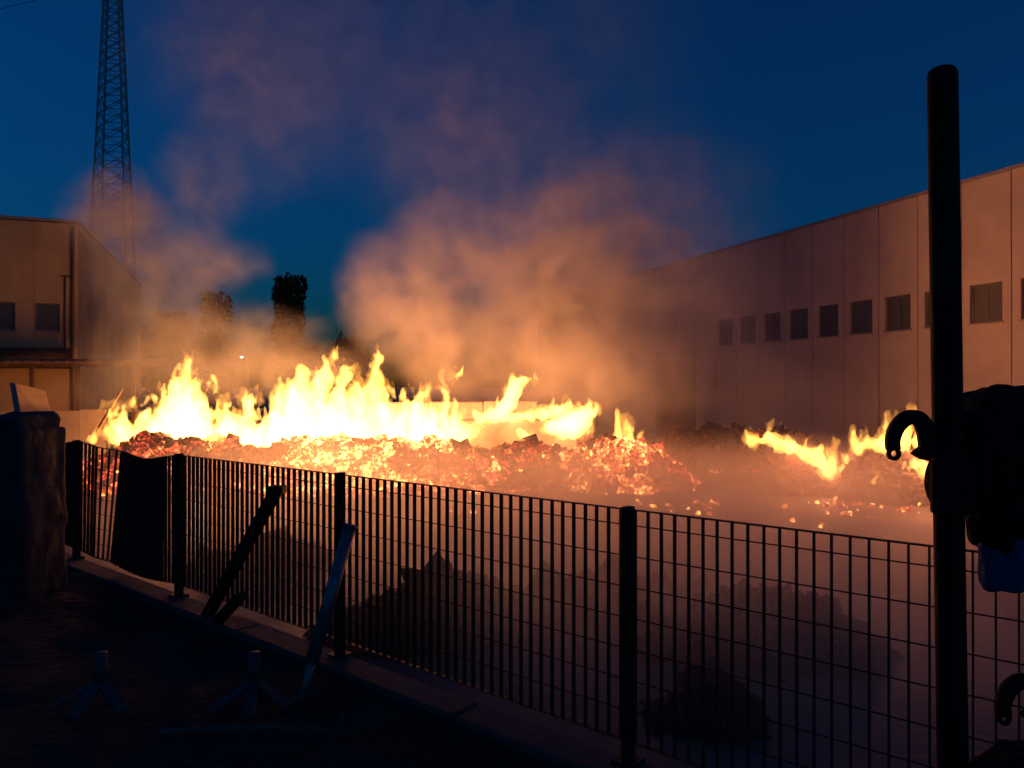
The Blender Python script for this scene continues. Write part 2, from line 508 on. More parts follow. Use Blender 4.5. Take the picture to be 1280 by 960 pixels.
m = MB(); m.box(-9.5, -0.15, 0.3, 0.35, 0, LH - 0.05); m.box(-9.6, -9.5, 0.15, 16, 0, LH - 0.05); m.box(-0.3, -0.16, 0.36, 16, 0, LH - 0.05); m.box(-9.5, -0.3, 15.9, 16, 0, LH - 0.05)
m.build('wall_core', M['core'], left)
MB().box(-9.6, -0.01, 0.16, 16.1, LH - 0.04, LH + 0.03).build('roof', M['coping'], left)
MB().box(-9.65, 0.05, -0.05, 0.2, LH + 0.033, LH + 0.12).build('coping', M['coping'], left)
MB().box(-0.2, 0.05, 0.203, 16.15, LH + 0.033, LH + 0.12).build('coping', M['coping'], left)
MB().tube([(-0.13, -0.07, 0.1), (-0.13, -0.07, LH - 0.1)], 0.05).build('downpipe', M['door'], left, True)
MB().tube([(-0.34, -0.05, 2.6), (-0.34, -0.05, 5.4)], 0.025).build('cable_duct', M['door'], left, True)
MB().box(-0.5, -0.1, -0.06, -0.012, 5.35, 5.39).build('duct_bracket', M['door'], left)
MB().box(-9.0, -0.12, -0.9, -0.012, 2.5, 3.1).build('awning', M['awning'], left, bevel=0.02)  # awning deepened and coloured dark to stand in for a band of shadow

# ------------------------------------------------------------------ lean-to canopy
cn = empty('canopy', (0, 0, 0))
tag(cn, 'low rusty sheet canopy on thin posts beside the ochre building', 'canopy')
cz = EYE + (HOR - 456) / F * 20.5
xs = [(-60 - 640) / F * 20.5 + i * 1.05 for i in range(6)]
xe = (185 - 640) / F * 20.5
for i in range(5):
    x0 = xs[i]; x1 = min(xs[i + 1], xe)
    if i == 4: x1 = xe
    m = MB(); nst = 8
    for q in range(nst):
        u0 = x0 + (x1 - x0 - 0.01) * q / nst; u1 = x0 + (x1 - x0 - 0.01) * (q + 1) / nst
        dz = 0.03 * (q % 2)
        m.quad_prism([(u0, 19.6, cz + dz), (u1, 19.6, cz + dz), (u1, 19.6, cz + dz + 0.05), (u0, 19.6, cz + dz + 0.05)],
                     [(u0, 21.6, cz + 0.12 + dz), (u1, 21.6, cz + 0.12 + dz), (u1, 21.6, cz + dz + 0.17), (u0, 21.6, cz + dz + 0.17)])
    m.build('roof_sheet', M['shed'], cn)
for px in (168, 40, 97):
    x = (px - 640) / F * 20.0
    MB().box(x - 0.045, x + 0.045, 19.95, 20.04, YARD, cz - 0.07).build('post', M['door'], cn)
MB().box(xs[0], xe, 19.93, 20.05, cz - 0.068, cz - 0.002).build('beam', M['door'], cn)
MB().box(xs[0], xe, 21.3, 21.42, cz - 0.02, cz + 0.08).build('beam', M['door'], cn)

# ------------------------------------------------------------------ sheet hoarding, board, plank
hz = empty('sheet_hoarding')
tag(hz, 'low corrugated sheet hoarding glowing orange at the left end of the blaze', 'hoarding')
hp = [P(-30, 514, 17.6), P(20, 514, 17.7), P(62, 513.5, 17.8), P(99, 512, 17.9), P(132, 510.5, 18.0)]
for i in range(4):
    p, q = hp[i], hp[i + 1]
    d = (q - p); d.z = 0; nn = Vector((-d.y, d.x, 0)).normalized()
    m = MB(); k = 14
    for r_ in range(k):
        z0 = YARD + (p.z - YARD) * r_ / k; z1 = YARD + (p.z - YARD) * (r_ + 1) / k
        off = 0.022 if r_ % 2 else 0.0
        a0 = p + d * 0.006; b0 = q - d * 0.006
        m.quad_prism([Vector((a0.x, a0.y, z0)) + nn * off, Vector((b0.x, b0.y, z0)) + nn * off, Vector((b0.x, b0.y, z0)) + nn * (off + 0.03), Vector((a0.x, a0.y, z0)) + nn * (off + 0.03)],
                     [Vector((a0.x, a0.y, z1)) + nn * off, Vector((b0.x, b0.y, z1)) + nn * off, Vector((b0.x, b0.y, z1)) + nn * (off + 0.03), Vector((a0.x, a0.y, z1)) + nn * (off + 0.03)])
    m.build('sheet', M['hoard'], hz)
    MB().box(q.x - 0.04, q.x + 0.04, q.y + 0.07, q.y + 0.14, YARD, q.z - 0.01).build('post', M['frame'], hz)

bd = empty('leaning_board')
tag(bd, 'pale yellow board with a grey edge tilted behind the sheet hoarding', 'board')
c0, c1, c2, c3 = P(31, 540, 18.2), P(70, 540, 18.3), P(55, 488, 18.9), P(19, 479, 18.8)
nb = Vector((0, 0.05, -0.02))
MB().quad_prism([c0, c1, c2, c3], [c0 + nb, c1 + nb, c2 + nb, c3 + nb]).build('face', M['board'], bd)
e0, e1 = P(22, 540, 18.35), P(12, 478, 18.95)
MB().quad_prism([c0 + nb * .2, c3 + nb * .2, e1, e0], [c0 + nb * .9 - Vector((0.004, 0, 0)), c3 + nb * .9 - Vector((0.004, 0, 0)), e1 + nb, e0 + nb]).build('side_edge', M['board_edge'], bd)
for (pa, pb, w, lab) in ((P(118, 545, 17.2), P(152, 487, 17.6), 0.13, 'scorched plank leaning up out of the left end of the flames'),):
    o = MB().bar(pa, pb, w, 0.035).build('plank', M['plank'], None, bevel=0.004)
    tag(o, lab, 'plank')

# ------------------------------------------------------------------ low concrete wall behind the fire
lw = empty('concrete_barrier')
tag(lw, 'low concrete block barrier standing behind the burning heap', 'barrier')
BD = 18.2
xsb = [(p - 640) / F * BD for p in (470, 536, 604, 672, 743)]
zb = EYE + (HOR - 502) / F * BD
for i in range(4):
    MB().box(xsb[i] + 0.008, xsb[i + 1] - 0.008, BD, BD + 0.6, YARD, zb - 0.05 * (i == 3) + random.uniform(-.02, .02)).build('block', M['block'], lw, bevel=0.03)
MB().box(xsb[2] - 0.5, xsb[3] + 0.9, BD - 0.55, BD - 0.02, YARD, zb - 0.42).build('footing', M['block'], lw, bevel=0.03)

# ------------------------------------------------------------------ pylon and cables
PD = 150.0
PX = (140.5 - 640) / F * PD
pyl = empty('pylon', (PX, PD, YARD), R(12))
tag(pyl, 'tall steel lattice pylon rising into the smoke behind the buildings', 'pylon')
def pw_(z): return max(0.9, 8.3 - 0.0728 * z)
levels = [0]
while levels[-1] < 96: levels.append(levels[-1] + pw_(levels[-1]) * 0.62)
top = levels[-1]
for sx in (-1, 1):
    for sy in (-1, 1):
        m = MB()
        m.bar((sx * pw_(0) / 2, sy * pw_(0) / 2, 0), (sx * pw_(top) / 2, sy * pw_(top) / 2, top), 0.26, 0.26)
        m.build('leg', M['pylon'], pyl)
for face in range(4):
    m = MB(); rot = Matrix.Rotation(face * math.pi / 2, 3, 'Z')
    for i in range(len(levels) - 1):
        z0, z1 = levels[i], levels[i + 1]; w0, w1 = pw_(z0) / 2, pw_(z1) / 2
        m.bar(rot @ Vector((-w0, -w0, z0)), rot @ Vector((w1, -w1, z1)), 0.11, 0.11)
        m.bar(rot @ Vector((w0, -w0, z0)), rot @ Vector((-w1, -w1, z1)), 0.11, 0.11)
        m.bar(rot @ Vector((-w1, -w1, z1)), rot @ Vector((w1, -w1, z1)), 0.11, 0.11)
    m.build('lattice_bracing', M['pylon'], pyl)
for z in (80, 88, 96):
    for sx in (-1, 1):
        m = MB(); w = pw_(z) / 2
        for sy in (-1, 1):
            m.bar((sx * w, sy * w, z - 0.8), (sx * (w + 5), 0, z + 0.3), 0.11, 0.11)
            m.bar((sx * w, sy * w, z + 1.0), (sx * (w + 5), 0, z + 0.4), 0.11, 0.11)
        m.build('crossarm', M['pylon'], pyl)
for i, (za, side) in enumerate(((80, 'lowest'), (88, 'middle'), (96, 'highest'))):
    pts = []
    for q in range(25):
        u = q / 24
        x = PX - 6 - 190 * u; y = PD + 10 * u
        pts.append((x, y, za - 0.3 - 46 * u * (1 - u) - (2 + 2 * i) * u))
    o = MB().tube(pts, 0.05, 5).build('power_cable', M['cable'])
    tag(o, '%s power cable strung leftwards from the lattice pylon' % side, 'cable', 'cables of the pylon')

# ------------------------------------------------------------------ trees
def tree(name, label, base, h, w, n, leaf, taper, group='trees beyond the yard'):
    t = empty(name, base)
    tag(t, label, 'tree', group)
    m = MB()
    m.tube([(0, 0, 0), (0.05 * w, 0, h * 0.35), (0, 0.03 * w, h * 0.7), (0, 0, h * 0.95)], [0.045 * w + 0.12, 0.04 * w + 0.08, 0.06, 0.03], 7)
    for i in range(14):
        z = h * random.uniform(0.18, 0.85); a = random.uniform(0, 6.28); l = w * random.uniform(0.25, 0.45)
        m.tube([(0, 0, z), (math.cos(a) * l * .5, math.sin(a) * l * .5, z + l * .8), (math.cos(a) * l * .8, math.sin(a) * l * .8, z + l * 1.7)], [0.06, 0.04, 0.015], 5)
    m.build('trunk', M['bark'], t)
    r = np.random.default_rng(int(h * 1000) + n)
    cl = r.random((90, 3)); cl[:, 0] *= 6.283
    z = 0.12 + 0.86 * r.random(n) ** 0.9
    k = r.integers(0, 90, n)
    cz = 0.12 + 0.84 * cl[k, 2]
    prof = np.interp(cz, *taper) * w / 2
    rad = prof * np.sqrt(cl[k, 1]) 
    puff = (0.10 + 0.12 * r.random(n)) * w
    d = r.normal(size=(n, 3)); d /= np.linalg.norm(d, axis=1)[:, None]
    c = np.stack([np.cos(cl[k, 0]) * rad, np.sin(cl[k, 0]) * rad, cz * h], 1) + d * puff[:, None] * np.array([1, 1, 1.5])
    u = r.normal(size=(n, 3)); u /= np.linalg.norm(u, axis=1)[:, None]
    v = np.cross(u, r.normal(size=(n, 3))); v /= np.linalg.norm(v, axis=1)[:, None]
    s = (leaf * (0.6 + 0.8 * r.random(n)))[:, None]
    V = np.stack([c - u * s - v * s * .5, c + u * s - v * s * .5, c + u * s + v * s * .5, c - u * s + v * s * .5], 1).reshape(-1, 3)
    Fq = np.arange(4 * n).reshape(-1, 4)
    link('crown', mesh_np('crown', V, Fq), M['leaf'], t)
    return t
col_t = ([0, .1, .3, .7, 1.0], [0.5, 1.0, 1.0, 1.0, 0.95])
rnd_t = ([0, .15, .5, .8, 1.0], [0.5, 0.9, 1.0, 0.8, 0.3])
def tb(px, D): return ((px - 640) / F * D, D, YARD)
tree('poplar_tree', 'flat-topped columnar tree silhouetted above the flames', tb(361, 70), 12.0, 2.7, 8500, 0.17, col_t)
tree('poplar_tree', 'slim dim tree half lost in the left smoke column', tb(272, 90), 13.0, 3.0, 4200, 0.19, col_t)
tree('broadleaf_tree', 'short bushy tree at the foot of the columnar tree', tb(388, 66), 5.2, 2.4, 3000, 0.17, rnd_t)
tree('broadleaf_tree', 'low dark tree showing in the gap between the two smoke columns', tb(436, 78), 6.2, 5.0, 3000, 0.2, rnd_t)
tree('broadleaf_tree', 'wide low tree hidden in the smoke behind the street lamp', tb(215, 80), 8.5, 7.0, 3500, 0.22, rnd_t)

# ------------------------------------------------------------------ far street lamp
sl = empty('street_lamp', tb(302, 58))
tag(sl, 'tiny white street lamp shining through the smoke above the flames', 'street lamp')
lzz = EYE + (HOR - 447) / F * 58 - YARD
MB().tube([(0.5, 0, 0), (0.5, 0, lzz - 0.1), (0.42, 0, lzz + 0.12), (0.1, 0, lzz + 0.14)], [0.07, 0.05, 0.04, 0.035], 8).build('pole', M['pylon'], sl)
MB().box(-0.15, 0.12, -0.08, 0.08, lzz + 0.07, lzz + 0.13).build('head', M['pylon'], sl, bevel=0.02)
m_, nt_, out_ = new_mat('lamp_glow')
e_ = nt_.nodes.new('ShaderNodeEmission'); e_.inputs[0].default_value = (0.9, 0.95, 1, 1); e_.inputs[1].default_value = 60
nt_.links.new(e_.outputs[0], out_.inputs['Surface'])
MB().box(-0.07, 0.05, -0.06, 0.06, lzz + 0.0, lzz + 0.065).build('bulb', m_, sl)

# ------------------------------------------------------------------ heaps
def heap(name, label, centre, rx, ry, h, rz, n, size, heat, mat, group, cat='heap', chunk_mat=None, lump=0.07, seed=1, planks=0, prof=2.2):
    """mound of burnt stuff: a height field plus loose pieces lying on it"""
    t = empty(name, (centre[0], centre[1], YARD), rz)
    tag(t, label, cat, group)
    r = np.random.default_rng(seed)
    nr, na = 40, 110
    ang = np.linspace(0, 2 * np.pi, na, endpoint=False)
    def hf(x, y):
        d = np.sqrt((x / rx) ** 2 + (y / ry) ** 2)
        w = 1 - np.clip(d, 0, 1) ** prof
        nz = fbm(x * 1.4 + seed * 3.3, y * 1.4, x * 0 + seed, 4)
        return h * w * (1 + 0.22 * nz) + lump * w ** .5 * np.clip(fbm(x * 4 + seed, y * 4, x * 0 + 2.2, 3), -1, 1) - 0.03
    rr = np.linspace(0, 1, nr) ** 0.8
    A, Q = np.meshgrid(ang, rr)
    edge = 1 + 0.18 * np.sin(3 * A + seed) + 0.08 * np.sin(7 * A + 2 * seed)
    x = np.cos(A) * Q * rx * edge; y = np.sin(A) * Q * ry * edge
    z = hf(x, y)
    v = np.stack([x, y, z], -1).reshape(-1, 3)
    i = np.arange(nr - 1)[:, None] * na + np.arange(na)[None, :]
    j = np.arange(nr - 1)[:, None] * na + (np.arange(na)[None, :] + 1) % na
    f = np.stack([i, i + na, j + na, j], -1).reshape(-1, 4)
    link('mound', mesh_np('mound', v, f[:, ::-1], True), mat, t)
    a = r.random(n) * 2 * np.pi; q = np.sqrt(r.random(n)) * 1.02
    cx = np.cos(a) * q * rx; cyy = np.sin(a) * q * ry
    czz = hf(cx, cyy)
    s = size * (0.35 + 1.0 * r.random(n) ** 2 + 2.2 * (r.random(n) > 0.985))
    base = np.array([(-1, -1, -1), (1, -1, -1), (1, 1, -1), (-1, 1, -1), (-1, -1, 1), (1, -1, 1), (1, 1, 1), (-1, 1, 1)], float)
    fq = np.array([(0, 3, 2, 1), (4, 5, 6, 7), (0, 1, 5, 4), (1, 2, 6, 5), (2, 3, 7, 6), (3, 0, 4, 7)])
    sc3 = s[:, None] * (0.35 + 0.9 * r.random((n, 3)))
    V = base[None] * (1 + 0.35 * r.normal(size=(n, 8, 1)).clip(-1, 1)) * sc3[:, None, :]
    qn = r.normal(size=(n, 4)); qn /= np.linalg.norm(qn, axis=1)[:, None]
    w_, x_, y_, z_ = qn.T
    Rm = np.stack([1 - 2 * (y_ * y_ + z_ * z_), 2 * (x_ * y_ - z_ * w_), 2 * (x_ * z_ + y_ * w_), 2 * (x_ * y_ + z_ * w_), 1 - 2 * (x_ * x_ + z_ * z_), 2 * (y_ * z_ - x_ * w_), 2 * (x_ * z_ - y_ * w_), 2 * (y_ * z_ + x_ * w_), 1 - 2 * (x_ * x_ + y_ * y_)], -1).reshape(-1, 3, 3)
    V = np.einsum('nij,nkj->nki', Rm, V) + np.stack([cx, cyy, czz + s * 0.2], -1)[:, None, :]
    Fc = (np.arange(n)[:, None, None] * 8 + fq[None]).reshape(-1, 4)
    me = mesh_np('chunks', V.reshape(-1, 3), Fc)
    if heat is not None:
        hv = heat(cx / rx, cyy / ry, r, fbm(cx * 1.1 + 5, cyy * 1.1, cx * 0 + 7.7, 3), fbm(cx * 5, cyy * 5, cx * 0 + 1.7, 2))
        at = me.attributes.new('ember_glow', 'FLOAT', 'POINT')
        at.data.foreach_set('value', np.repeat(np.clip(hv, 0, 1.1), 8).astype(np.float32))
    o = link('embers' if heat is not None else 'rubble', me, M['ember'] if heat is not None else (chunk_mat or mat), t)
    o['kind'] = 'stuff'
    for p in range(planks):
        a = r.random() * 6.28; q = r.random() * 0.8
        px_, py_ = math.cos(a) * q * rx, math.sin(a) * q * ry
        zz = float(hf(np.array([px_]), np.array([py_]))[0])
        d = Vector((r.normal(), r.normal(), r.normal() * 0.35)).normalized() * r.uniform(0.12, 0.3)
        MB().bar(Vector((px_, py_, zz - 0.02)) - d, Vector((px_, py_, zz)) + d, r.uniform(0.05, 0.14), r.uniform(0.02, 0.06)).build('burnt_timber', M['char'], t)
    return t

def heat_mid(u, v, r, lo, hi):
    return 0.44 + 0.52 * lo + 0.28 * hi + 0.22 * r.normal(size=len(u)) - 0.25 * (u < -0.45)
def heat_red(u, v, r, lo, hi):
    return 0.42 + 0.32 * lo + 0.20 * hi + 0.18 * r.normal(size=len(u))
def heat_low(u, v, r, lo, hi):
    return 0.20 + 0.26 * lo + 0.14 * hi + 0.19 * r.normal(size=len(u))
def heat_cold(u, v, r, lo, hi):
    return -0.12 + 0.25 * lo + 0.12 * hi + 0.16 * r.normal(size=len(u))

def xd(px, D): return ((px - 640) / F * D, D)
heap('ember_heap', 'ash-grey ember heap in front of the left flames', xd(222, 15.4), 2.3, 1.7, 0.98, 0.1, 9000, 0.030, heat_low, M['ash'], 'burning heaps', seed=3)
heap('ember_heap', 'widest heap of bright yellow embers below the tallest flames', xd(470, 15.6), 3.7, 2.0, 0.86, -0.05, 26000, 0.030, heat_mid, M['char'], 'burning heaps', seed=5)
heap('ember_heap', 'red glowing ember heap at the right end of the blaze', xd(770, 15.4), 1.55, 1.5, 0.88, 0.0, 11000, 0.029, heat_red, M['char'], 'burning heaps', seed=8)
heap('ember_heap', 'dim smoking ember heap between the bright and red heaps', xd(655, 15.7), 1.5, 1.5, 0.72, 0.0, 7000, 0.030, heat_low, M['ash'], 'burning heaps', seed=9)
heap('debris_heap', 'dark long debris ridge in front of the warehouse door', xd(900, 19.5), 2.6, 1.2, 0.75, -0.3, 2500, 0.05, heat_cold, M['char'], 'burning heaps', seed=11)
heap('debris_heap', 'dark smouldering heap with flames licking its left slope', xd(985, 14.8), 1.25, 1.2, 0.85, 0.0, 3000, 0.042, heat_cold, M['char'], 'burning heaps', seed=12)
heap('debris_heap', 'dark burning heap seen beyond the hook on the pole', xd(1118, 13.6), 1.2, 1.1, 0.85, 0.0, 3000, 0.042, heat_cold, M['char'], 'burning heaps', seed=14)
# cold debris just behind the fence
G2 = 'cold burnt rubble behind the fence'
heap('charred_rubble', 'black charred rubble mass just behind the middle fence panel', xd(575, 6.3), 1.25, 0.7, 0.42, 0.4, 500, 0.05, None, M['char'], G2, 'rubble', seed=21, planks=3, lump=0.12, prof=1.15)
heap('charred_rubble', 'low black rubble behind the fence post beside the near panel', xd(762, 6.7), 0.95, 0.55, 0.36, 0.2, 400, 0.05, None, M['char'], G2, 'rubble', seed=22, planks=3, lump=0.12, prof=1.15)
heap('charred_rubble', 'tallest black rubble pile behind the near fence panel', xd(945, 5.7), 0.95, 0.6, 0.46, 0.0, 450, 0.05, None, M['char'], G2, 'rubble', seed=23, planks=4, lump=0.12, prof=1.15)
heap('charred_rubble', 'small black rubble lump at the foot of the near fence panel', xd(880, 4.5), 0.36, 0.3, 0.3, 0.0, 250, 0.04, None, M['char'], G2, 'rubble', seed=24, planks=2, lump=0.1, prof=1.15)
heap('charred_rubble', 'burnt rubble behind the fence beside the leaning dark strut', xd(330, 8.4), 0.8, 0.4, 0.25, 0.5, 300, 0.05, None, M['char'], G2, 'rubble', seed=25, planks=2, lump=0.1, prof=1.15)

# loose embers on the yard floor
spots = [(575, 640, 5), (885, 630, 14), (905, 590, 12), (1035, 632, 18), (1072, 634, 16), (985, 636, 4), (1100, 606, 12), (1120, 630, 9), (810, 632, 7), (1148, 604, 10), (850, 612, 6), (920, 594, 6), (1012, 655, 4), (700, 622, 6), (1050, 622, 10), (1085, 618, 12), (1062, 644, 8), (1135, 640, 7), (945, 612, 6), (870, 640, 8)]
for i, (px, py, n) in enumerate(spots):
    D = (EYE - YARD) * F / (py - HOR)
    t = bpy.data.objects.new
    r = np.random.default_rng(100 + i)
    m = MB(); hv = []
    for q in range(n):
        x = r.normal() * 0.13; y = r.normal() * 0.20; s = r.uniform(0.010, 0.042)
        ring = lambda z, k: [(x + math.cos(a) * s * k * r.uniform(.7, 1.3), y + math.sin(a) * s * k * r.uniform(.7, 1.3), z) for a in (0.2, 1.5, 2.9, 4.0, 5.2)]
        m.quad_prism(ring(0.002, 1.2), ring(s * 1.3, 0.8)); hv += [r.uniform(0.45, 1.0)] * 10
    me = m.mesh('loose_embers')
    at = me.attributes.new('ember_glow', 'FLOAT', 'POINT'); at.data.foreach_set('value', np.array(hv, np.float32))
    o = link('loose_embers', me, M['ember']); o.location = ((px - 640) / F * D, D, YARD)
    tag(o, 'small cluster of glowing embers lying on the smoky yard floor', 'embers', 'ember clusters on the yard floor')
    o['kind'] = 'stuff'

# ------------------------------------------------------------------ flames
def tongue(px, py, tx, ty, w, bend=0.0):
    """polyline of (px, py, half width px) from root to tip"""
    out = []
    n = 6
    for i in range(n + 1):
        t = i / n
        x = px + (tx - px) * t + bend * math.sin(math.pi * t) + 0.12 * w * math.sin(5 * t + px)
        out.append((x, py + (ty - py) * t, w * max(0.10, (1 - t) ** 0.62)))
    return out

def flame(name, label, tongues, D, mat, h=0.027, warp=1.0, depth=1.6, lamps=(), jit=0.25, seed=0, erode=0.065):
    s = D / F
    segs = []
    r = random.Random(seed)
    for tg in tongues:
        yb = D + r.uniform(-jit, jit)
        for a, b in zip(tg[:-1], tg[1:]):
            pa = P(a[0], a[1], D); pb = P(b[0], b[1], D)
            segs.append((pa.x, yb, pa.z, a[2] * s, pb.x, yb, pb.z, b[2] * s))
    for tg in list(tongues):
        w0 = max(p[2] for p in tg)
        if w0 < 7: continue
        for q in range(int(4 + w0 / 3)):
            i = r.randrange(1, len(tg)); x, y, w = tg[i]
            x += r.choice((-1, 1)) * (w + r.uniform(-1, 4)); l = r.uniform(7, 22); lw = r.uniform(1.6, 4.0)
            yb = D + r.uniform(-jit, jit); dx = r.uniform(-4, 7); prev = None
            for k in range(5):
                t = k / 4
                p = P(x + dx * t + 1.5 * math.sin(4 * t + q), y + 4 - l * t, D)
                rr = lw * (0.5 + 1.2 * t) * s if t < 0.4 else lw * (1.1 - t) * 1.4 * s
                if prev: segs.append((prev[0], yb, prev[1], prev[2], p.x, yb, p.z, rr))
                prev = (p.x, p.z, rr)
    S = np.array(segs)
    mr = S[:, [3, 7]].max() + 0.18
    lo = np.array([min(S[:, 0].min(), S[:, 4].min()) - mr, D - jit - mr * depth, min(S[:, 2].min(), S[:, 6].min()) - mr])
    hi = np.array([max(S[:, 0].max(), S[:, 4].max()) + mr, D + jit + mr * depth, max(S[:, 2].max(), S[:, 6].max()) + mr + 0.1])
    n = np.ceil((hi - lo) / h).astype(int) + 1
    X, Y, Z = np.meshgrid(*[lo[i] + np.arange(n[i], dtype=np.float32) * h for i in range(3)], indexing='ij')
    X = X.astype(np.float32); Y = Y.astype(np.float32); Z = Z.astype(np.float32)
    zb = S[:, 2].min()
    amp = warp * np.clip(0.25 + (Z - zb) * 0.55, 0.15, 0.9)
    o = seed * 7.3
    wx = X + amp * (0.15 * vnoise(X * 3.1 + o, Y * 3.1, Z * 1.9) + 0.10 * vnoise(X * 8 + o, Y * 8, Z * 5) + 0.05 * vnoise(X * 18, Y * 18, Z * 11 + o))
    wz = Z + amp * (0.20 * vnoise(X * 3.3, Y * 3.0 + o, Z * 2.1 + 40) + 0.15 * vnoise(X * 9 + 11, Y * 9, Z * 6 + o) + 0.06 * vnoise(X * 20, Y * 20, Z * 13 + o))
    er = erode * (fbm(X * 7 + o, Y * 7, Z * 4, 3) + 0.25)
    Fd = np.full(X.shape, -1.0, np.float32)
    for (ax, ay, az, ra, bx, by, bz, rb) in segs:
        m = max(ra, rb) + 0.25
        i0 = np.maximum(((np.array([min(ax, bx), D - 9, min(az, bz)]) - [m, 0, m] - lo) / h).astype(int), 0)
        i1 = np.minimum(((np.array([max(ax, bx), D + 9, max(az, bz)]) + [m, 0, m] - lo) / h).astype(int) + 2, n)
        sl = (slice(i0[0], i1[0]), slice(0, n[1]), slice(i0[2], i1[2]))
        dx, dz = bx - ax, bz - az; l2 = dx * dx + dz * dz + 1e-9
        qx = wx[sl] - ax; qz = wz[sl] - az; qy = (Y[sl] - ay) / depth
        t = np.clip((qx * dx + qz * dz) / l2, 0, 1)
        d = np.sqrt((qx - t * dx) ** 2 + (qz - t * dz) ** 2 + qy ** 2)
        Fd[sl] = np.maximum(Fd[sl], ra + (rb - ra) * t - d)
    fr = Fd + 0.035 - 0.11 * (fbm(X * 6 + o + 9, Y * 5, Z * 3.2 - 4, 3, 0.6) + 0.35)
    Fd = Fd - er
    v, q = surface_nets(Fd, lo, h)
    e = empty(name, (float((lo[0] + hi[0]) / 2), D, float(zb)))
    tag(e, label, 'flame', 'flames of the blaze')
    v = v - np.array(e.location)
    link('flame_body', mesh_np(name, v, q, True), mat, e)
    v, q = surface_nets(fr, lo, h)
    link('flame_fringe', mesh_np(name, v - np.array(e.location), q, True), M['fringe'], e)
    for k, (px, py, pw, rad) in enumerate(lamps):
        ld = bpy.data.lights.new('fire_glow', 'POINT')
        ld.energy = pw * 1.55; ld.color = FIRE; ld.shadow_soft_size = rad
        lo_ = bpy.data.objects.new('fire_glow', ld); col.objects.link(lo_)
        lo_.location = P(px, py, D) - e.location; lo_.parent = e
    return e

T = tongue
flame('flame', 'ragged yellow flames climbing the left end of the ember heaps',
      [T(122, 548, 127, 536, 4), T(134, 549, 132, 530, 6), T(148, 550, 140, 520, 9), T(166, 550, 160, 510, 12), T(184, 550, 188, 501, 14), T(206, 550, 203, 488, 19),
       T(226, 550, 222, 470, 24, -4), T(232, 520, 236, 456, 11, -3), T(240, 540, 250, 466, 13, 4), T(254, 550, 258, 486, 20), T(270, 545, 271, 484, 8),
       T(282, 552, 286, 514, 22), T(302, 554, 300, 522, 22), T(318, 518, 315, 486, 9), T(316, 548, 316, 516, 8), T(336, 552, 340, 516, 20),
       T(240, 460, 246, 452, 4)],
      16.3, M['flame'], lamps=((185, 525, 60, .25), (235, 515, 110, .3), (290, 535, 60, .2)), seed=1)
flame('flame', 'tallest white-hot wall of flame with a thin spire above the ember heap',
      [T(348, 552, 348, 480, 17), T(366, 552, 362, 478, 22), T(382, 552, 378, 450, 20, -4), T(394, 552, 410, 444, 18, -6), T(408, 552, 402, 498, 28),
       T(420, 552, 430, 458, 18, -4), T(436, 552, 440, 496, 22), T(452, 552, 456, 480, 20), T(466, 552, 474, 434, 15, 2), T(478, 552, 482, 486, 17),
       T(494, 552, 492, 508, 18), T(506, 552, 508, 496, 15), T(522, 552, 522, 490, 19), T(538, 552, 536, 500, 20), T(552, 552, 554, 472, 10),
       T(562, 552, 570, 514, 17), T(578, 550, 588, 530, 11), T(504, 490, 502, 479, 6), T(521, 491, 527, 483, 6), T(439, 476, 444, 466, 5), T(571, 470, 574, 452, 4)],
      16.5, M['flame'], lamps=((365, 520, 120, .3), (410, 505, 180, .3), (465, 510, 180, .3), (530, 525, 120, .3)), seed=2)
flame('flame', 'curling flame licking up over the concrete barrier',
      [[(604, 524, 5), (622, 519, 9), (634, 506, 10), (641, 490, 10), (645, 480, 8), (654, 476, 5), (663, 477, 2)], T(600, 524, 590, 512, 6), [(612, 523, 6), (640, 521, 6), (664, 520, 3)]],
      17.0, M['flame'], h=0.022, jit=0.08, lamps=((630, 512, 50, .12),), seed=3, erode=0.03, warp=0.6)
flame('flame', 'flat blown flame spreading across the right end of the concrete barrier',
      [[(660, 523, 4), (680, 520, 7), (700, 514, 7), (712, 508, 3)], [(690, 536, 10), (712, 528, 14), (730, 518, 11), (738, 508, 3)], [(700, 542, 8), (722, 540, 9), (738, 528, 5), (742, 516, 2)],
       [(650, 536, 4), (658, 545, 5), (670, 556, 4), (678, 556, 2)], T(700, 520, 708, 500, 4)],
      16.9, M['flame'], h=0.022, jit=0.12, lamps=((715, 528, 60, .12),), seed=4, erode=0.035, warp=0.8)
flame('flame', 'small orange flame on top of the red ember heap',
      [T(773, 548, 770, 512, 6), T(786, 550, 790, 534, 7), T(800, 552, 806, 540, 5)], 16.0, M['flame_thin'], h=0.022, jit=0.1, seed=5, erode=0.03, warp=0.7)
flame('flame', 'thin yellow flames sliding down the slope of the dark heap',
      [T(940, 556, 934, 536, 6), [(938, 552, 4), (965, 548, 8), (990, 556, 8), (1012, 568, 9), (1030, 582, 8)], T(1000, 566, 1014, 548, 6), T(1030, 590, 1040, 562, 10), T(1042, 600, 1052, 574, 9), T(956, 550, 962, 538, 6)],
      13.9, M['flame'], h=0.022, jit=0.12, lamps=((985, 550, 40, .08), (1035, 582, 40, .1)), seed=6, erode=0.04)
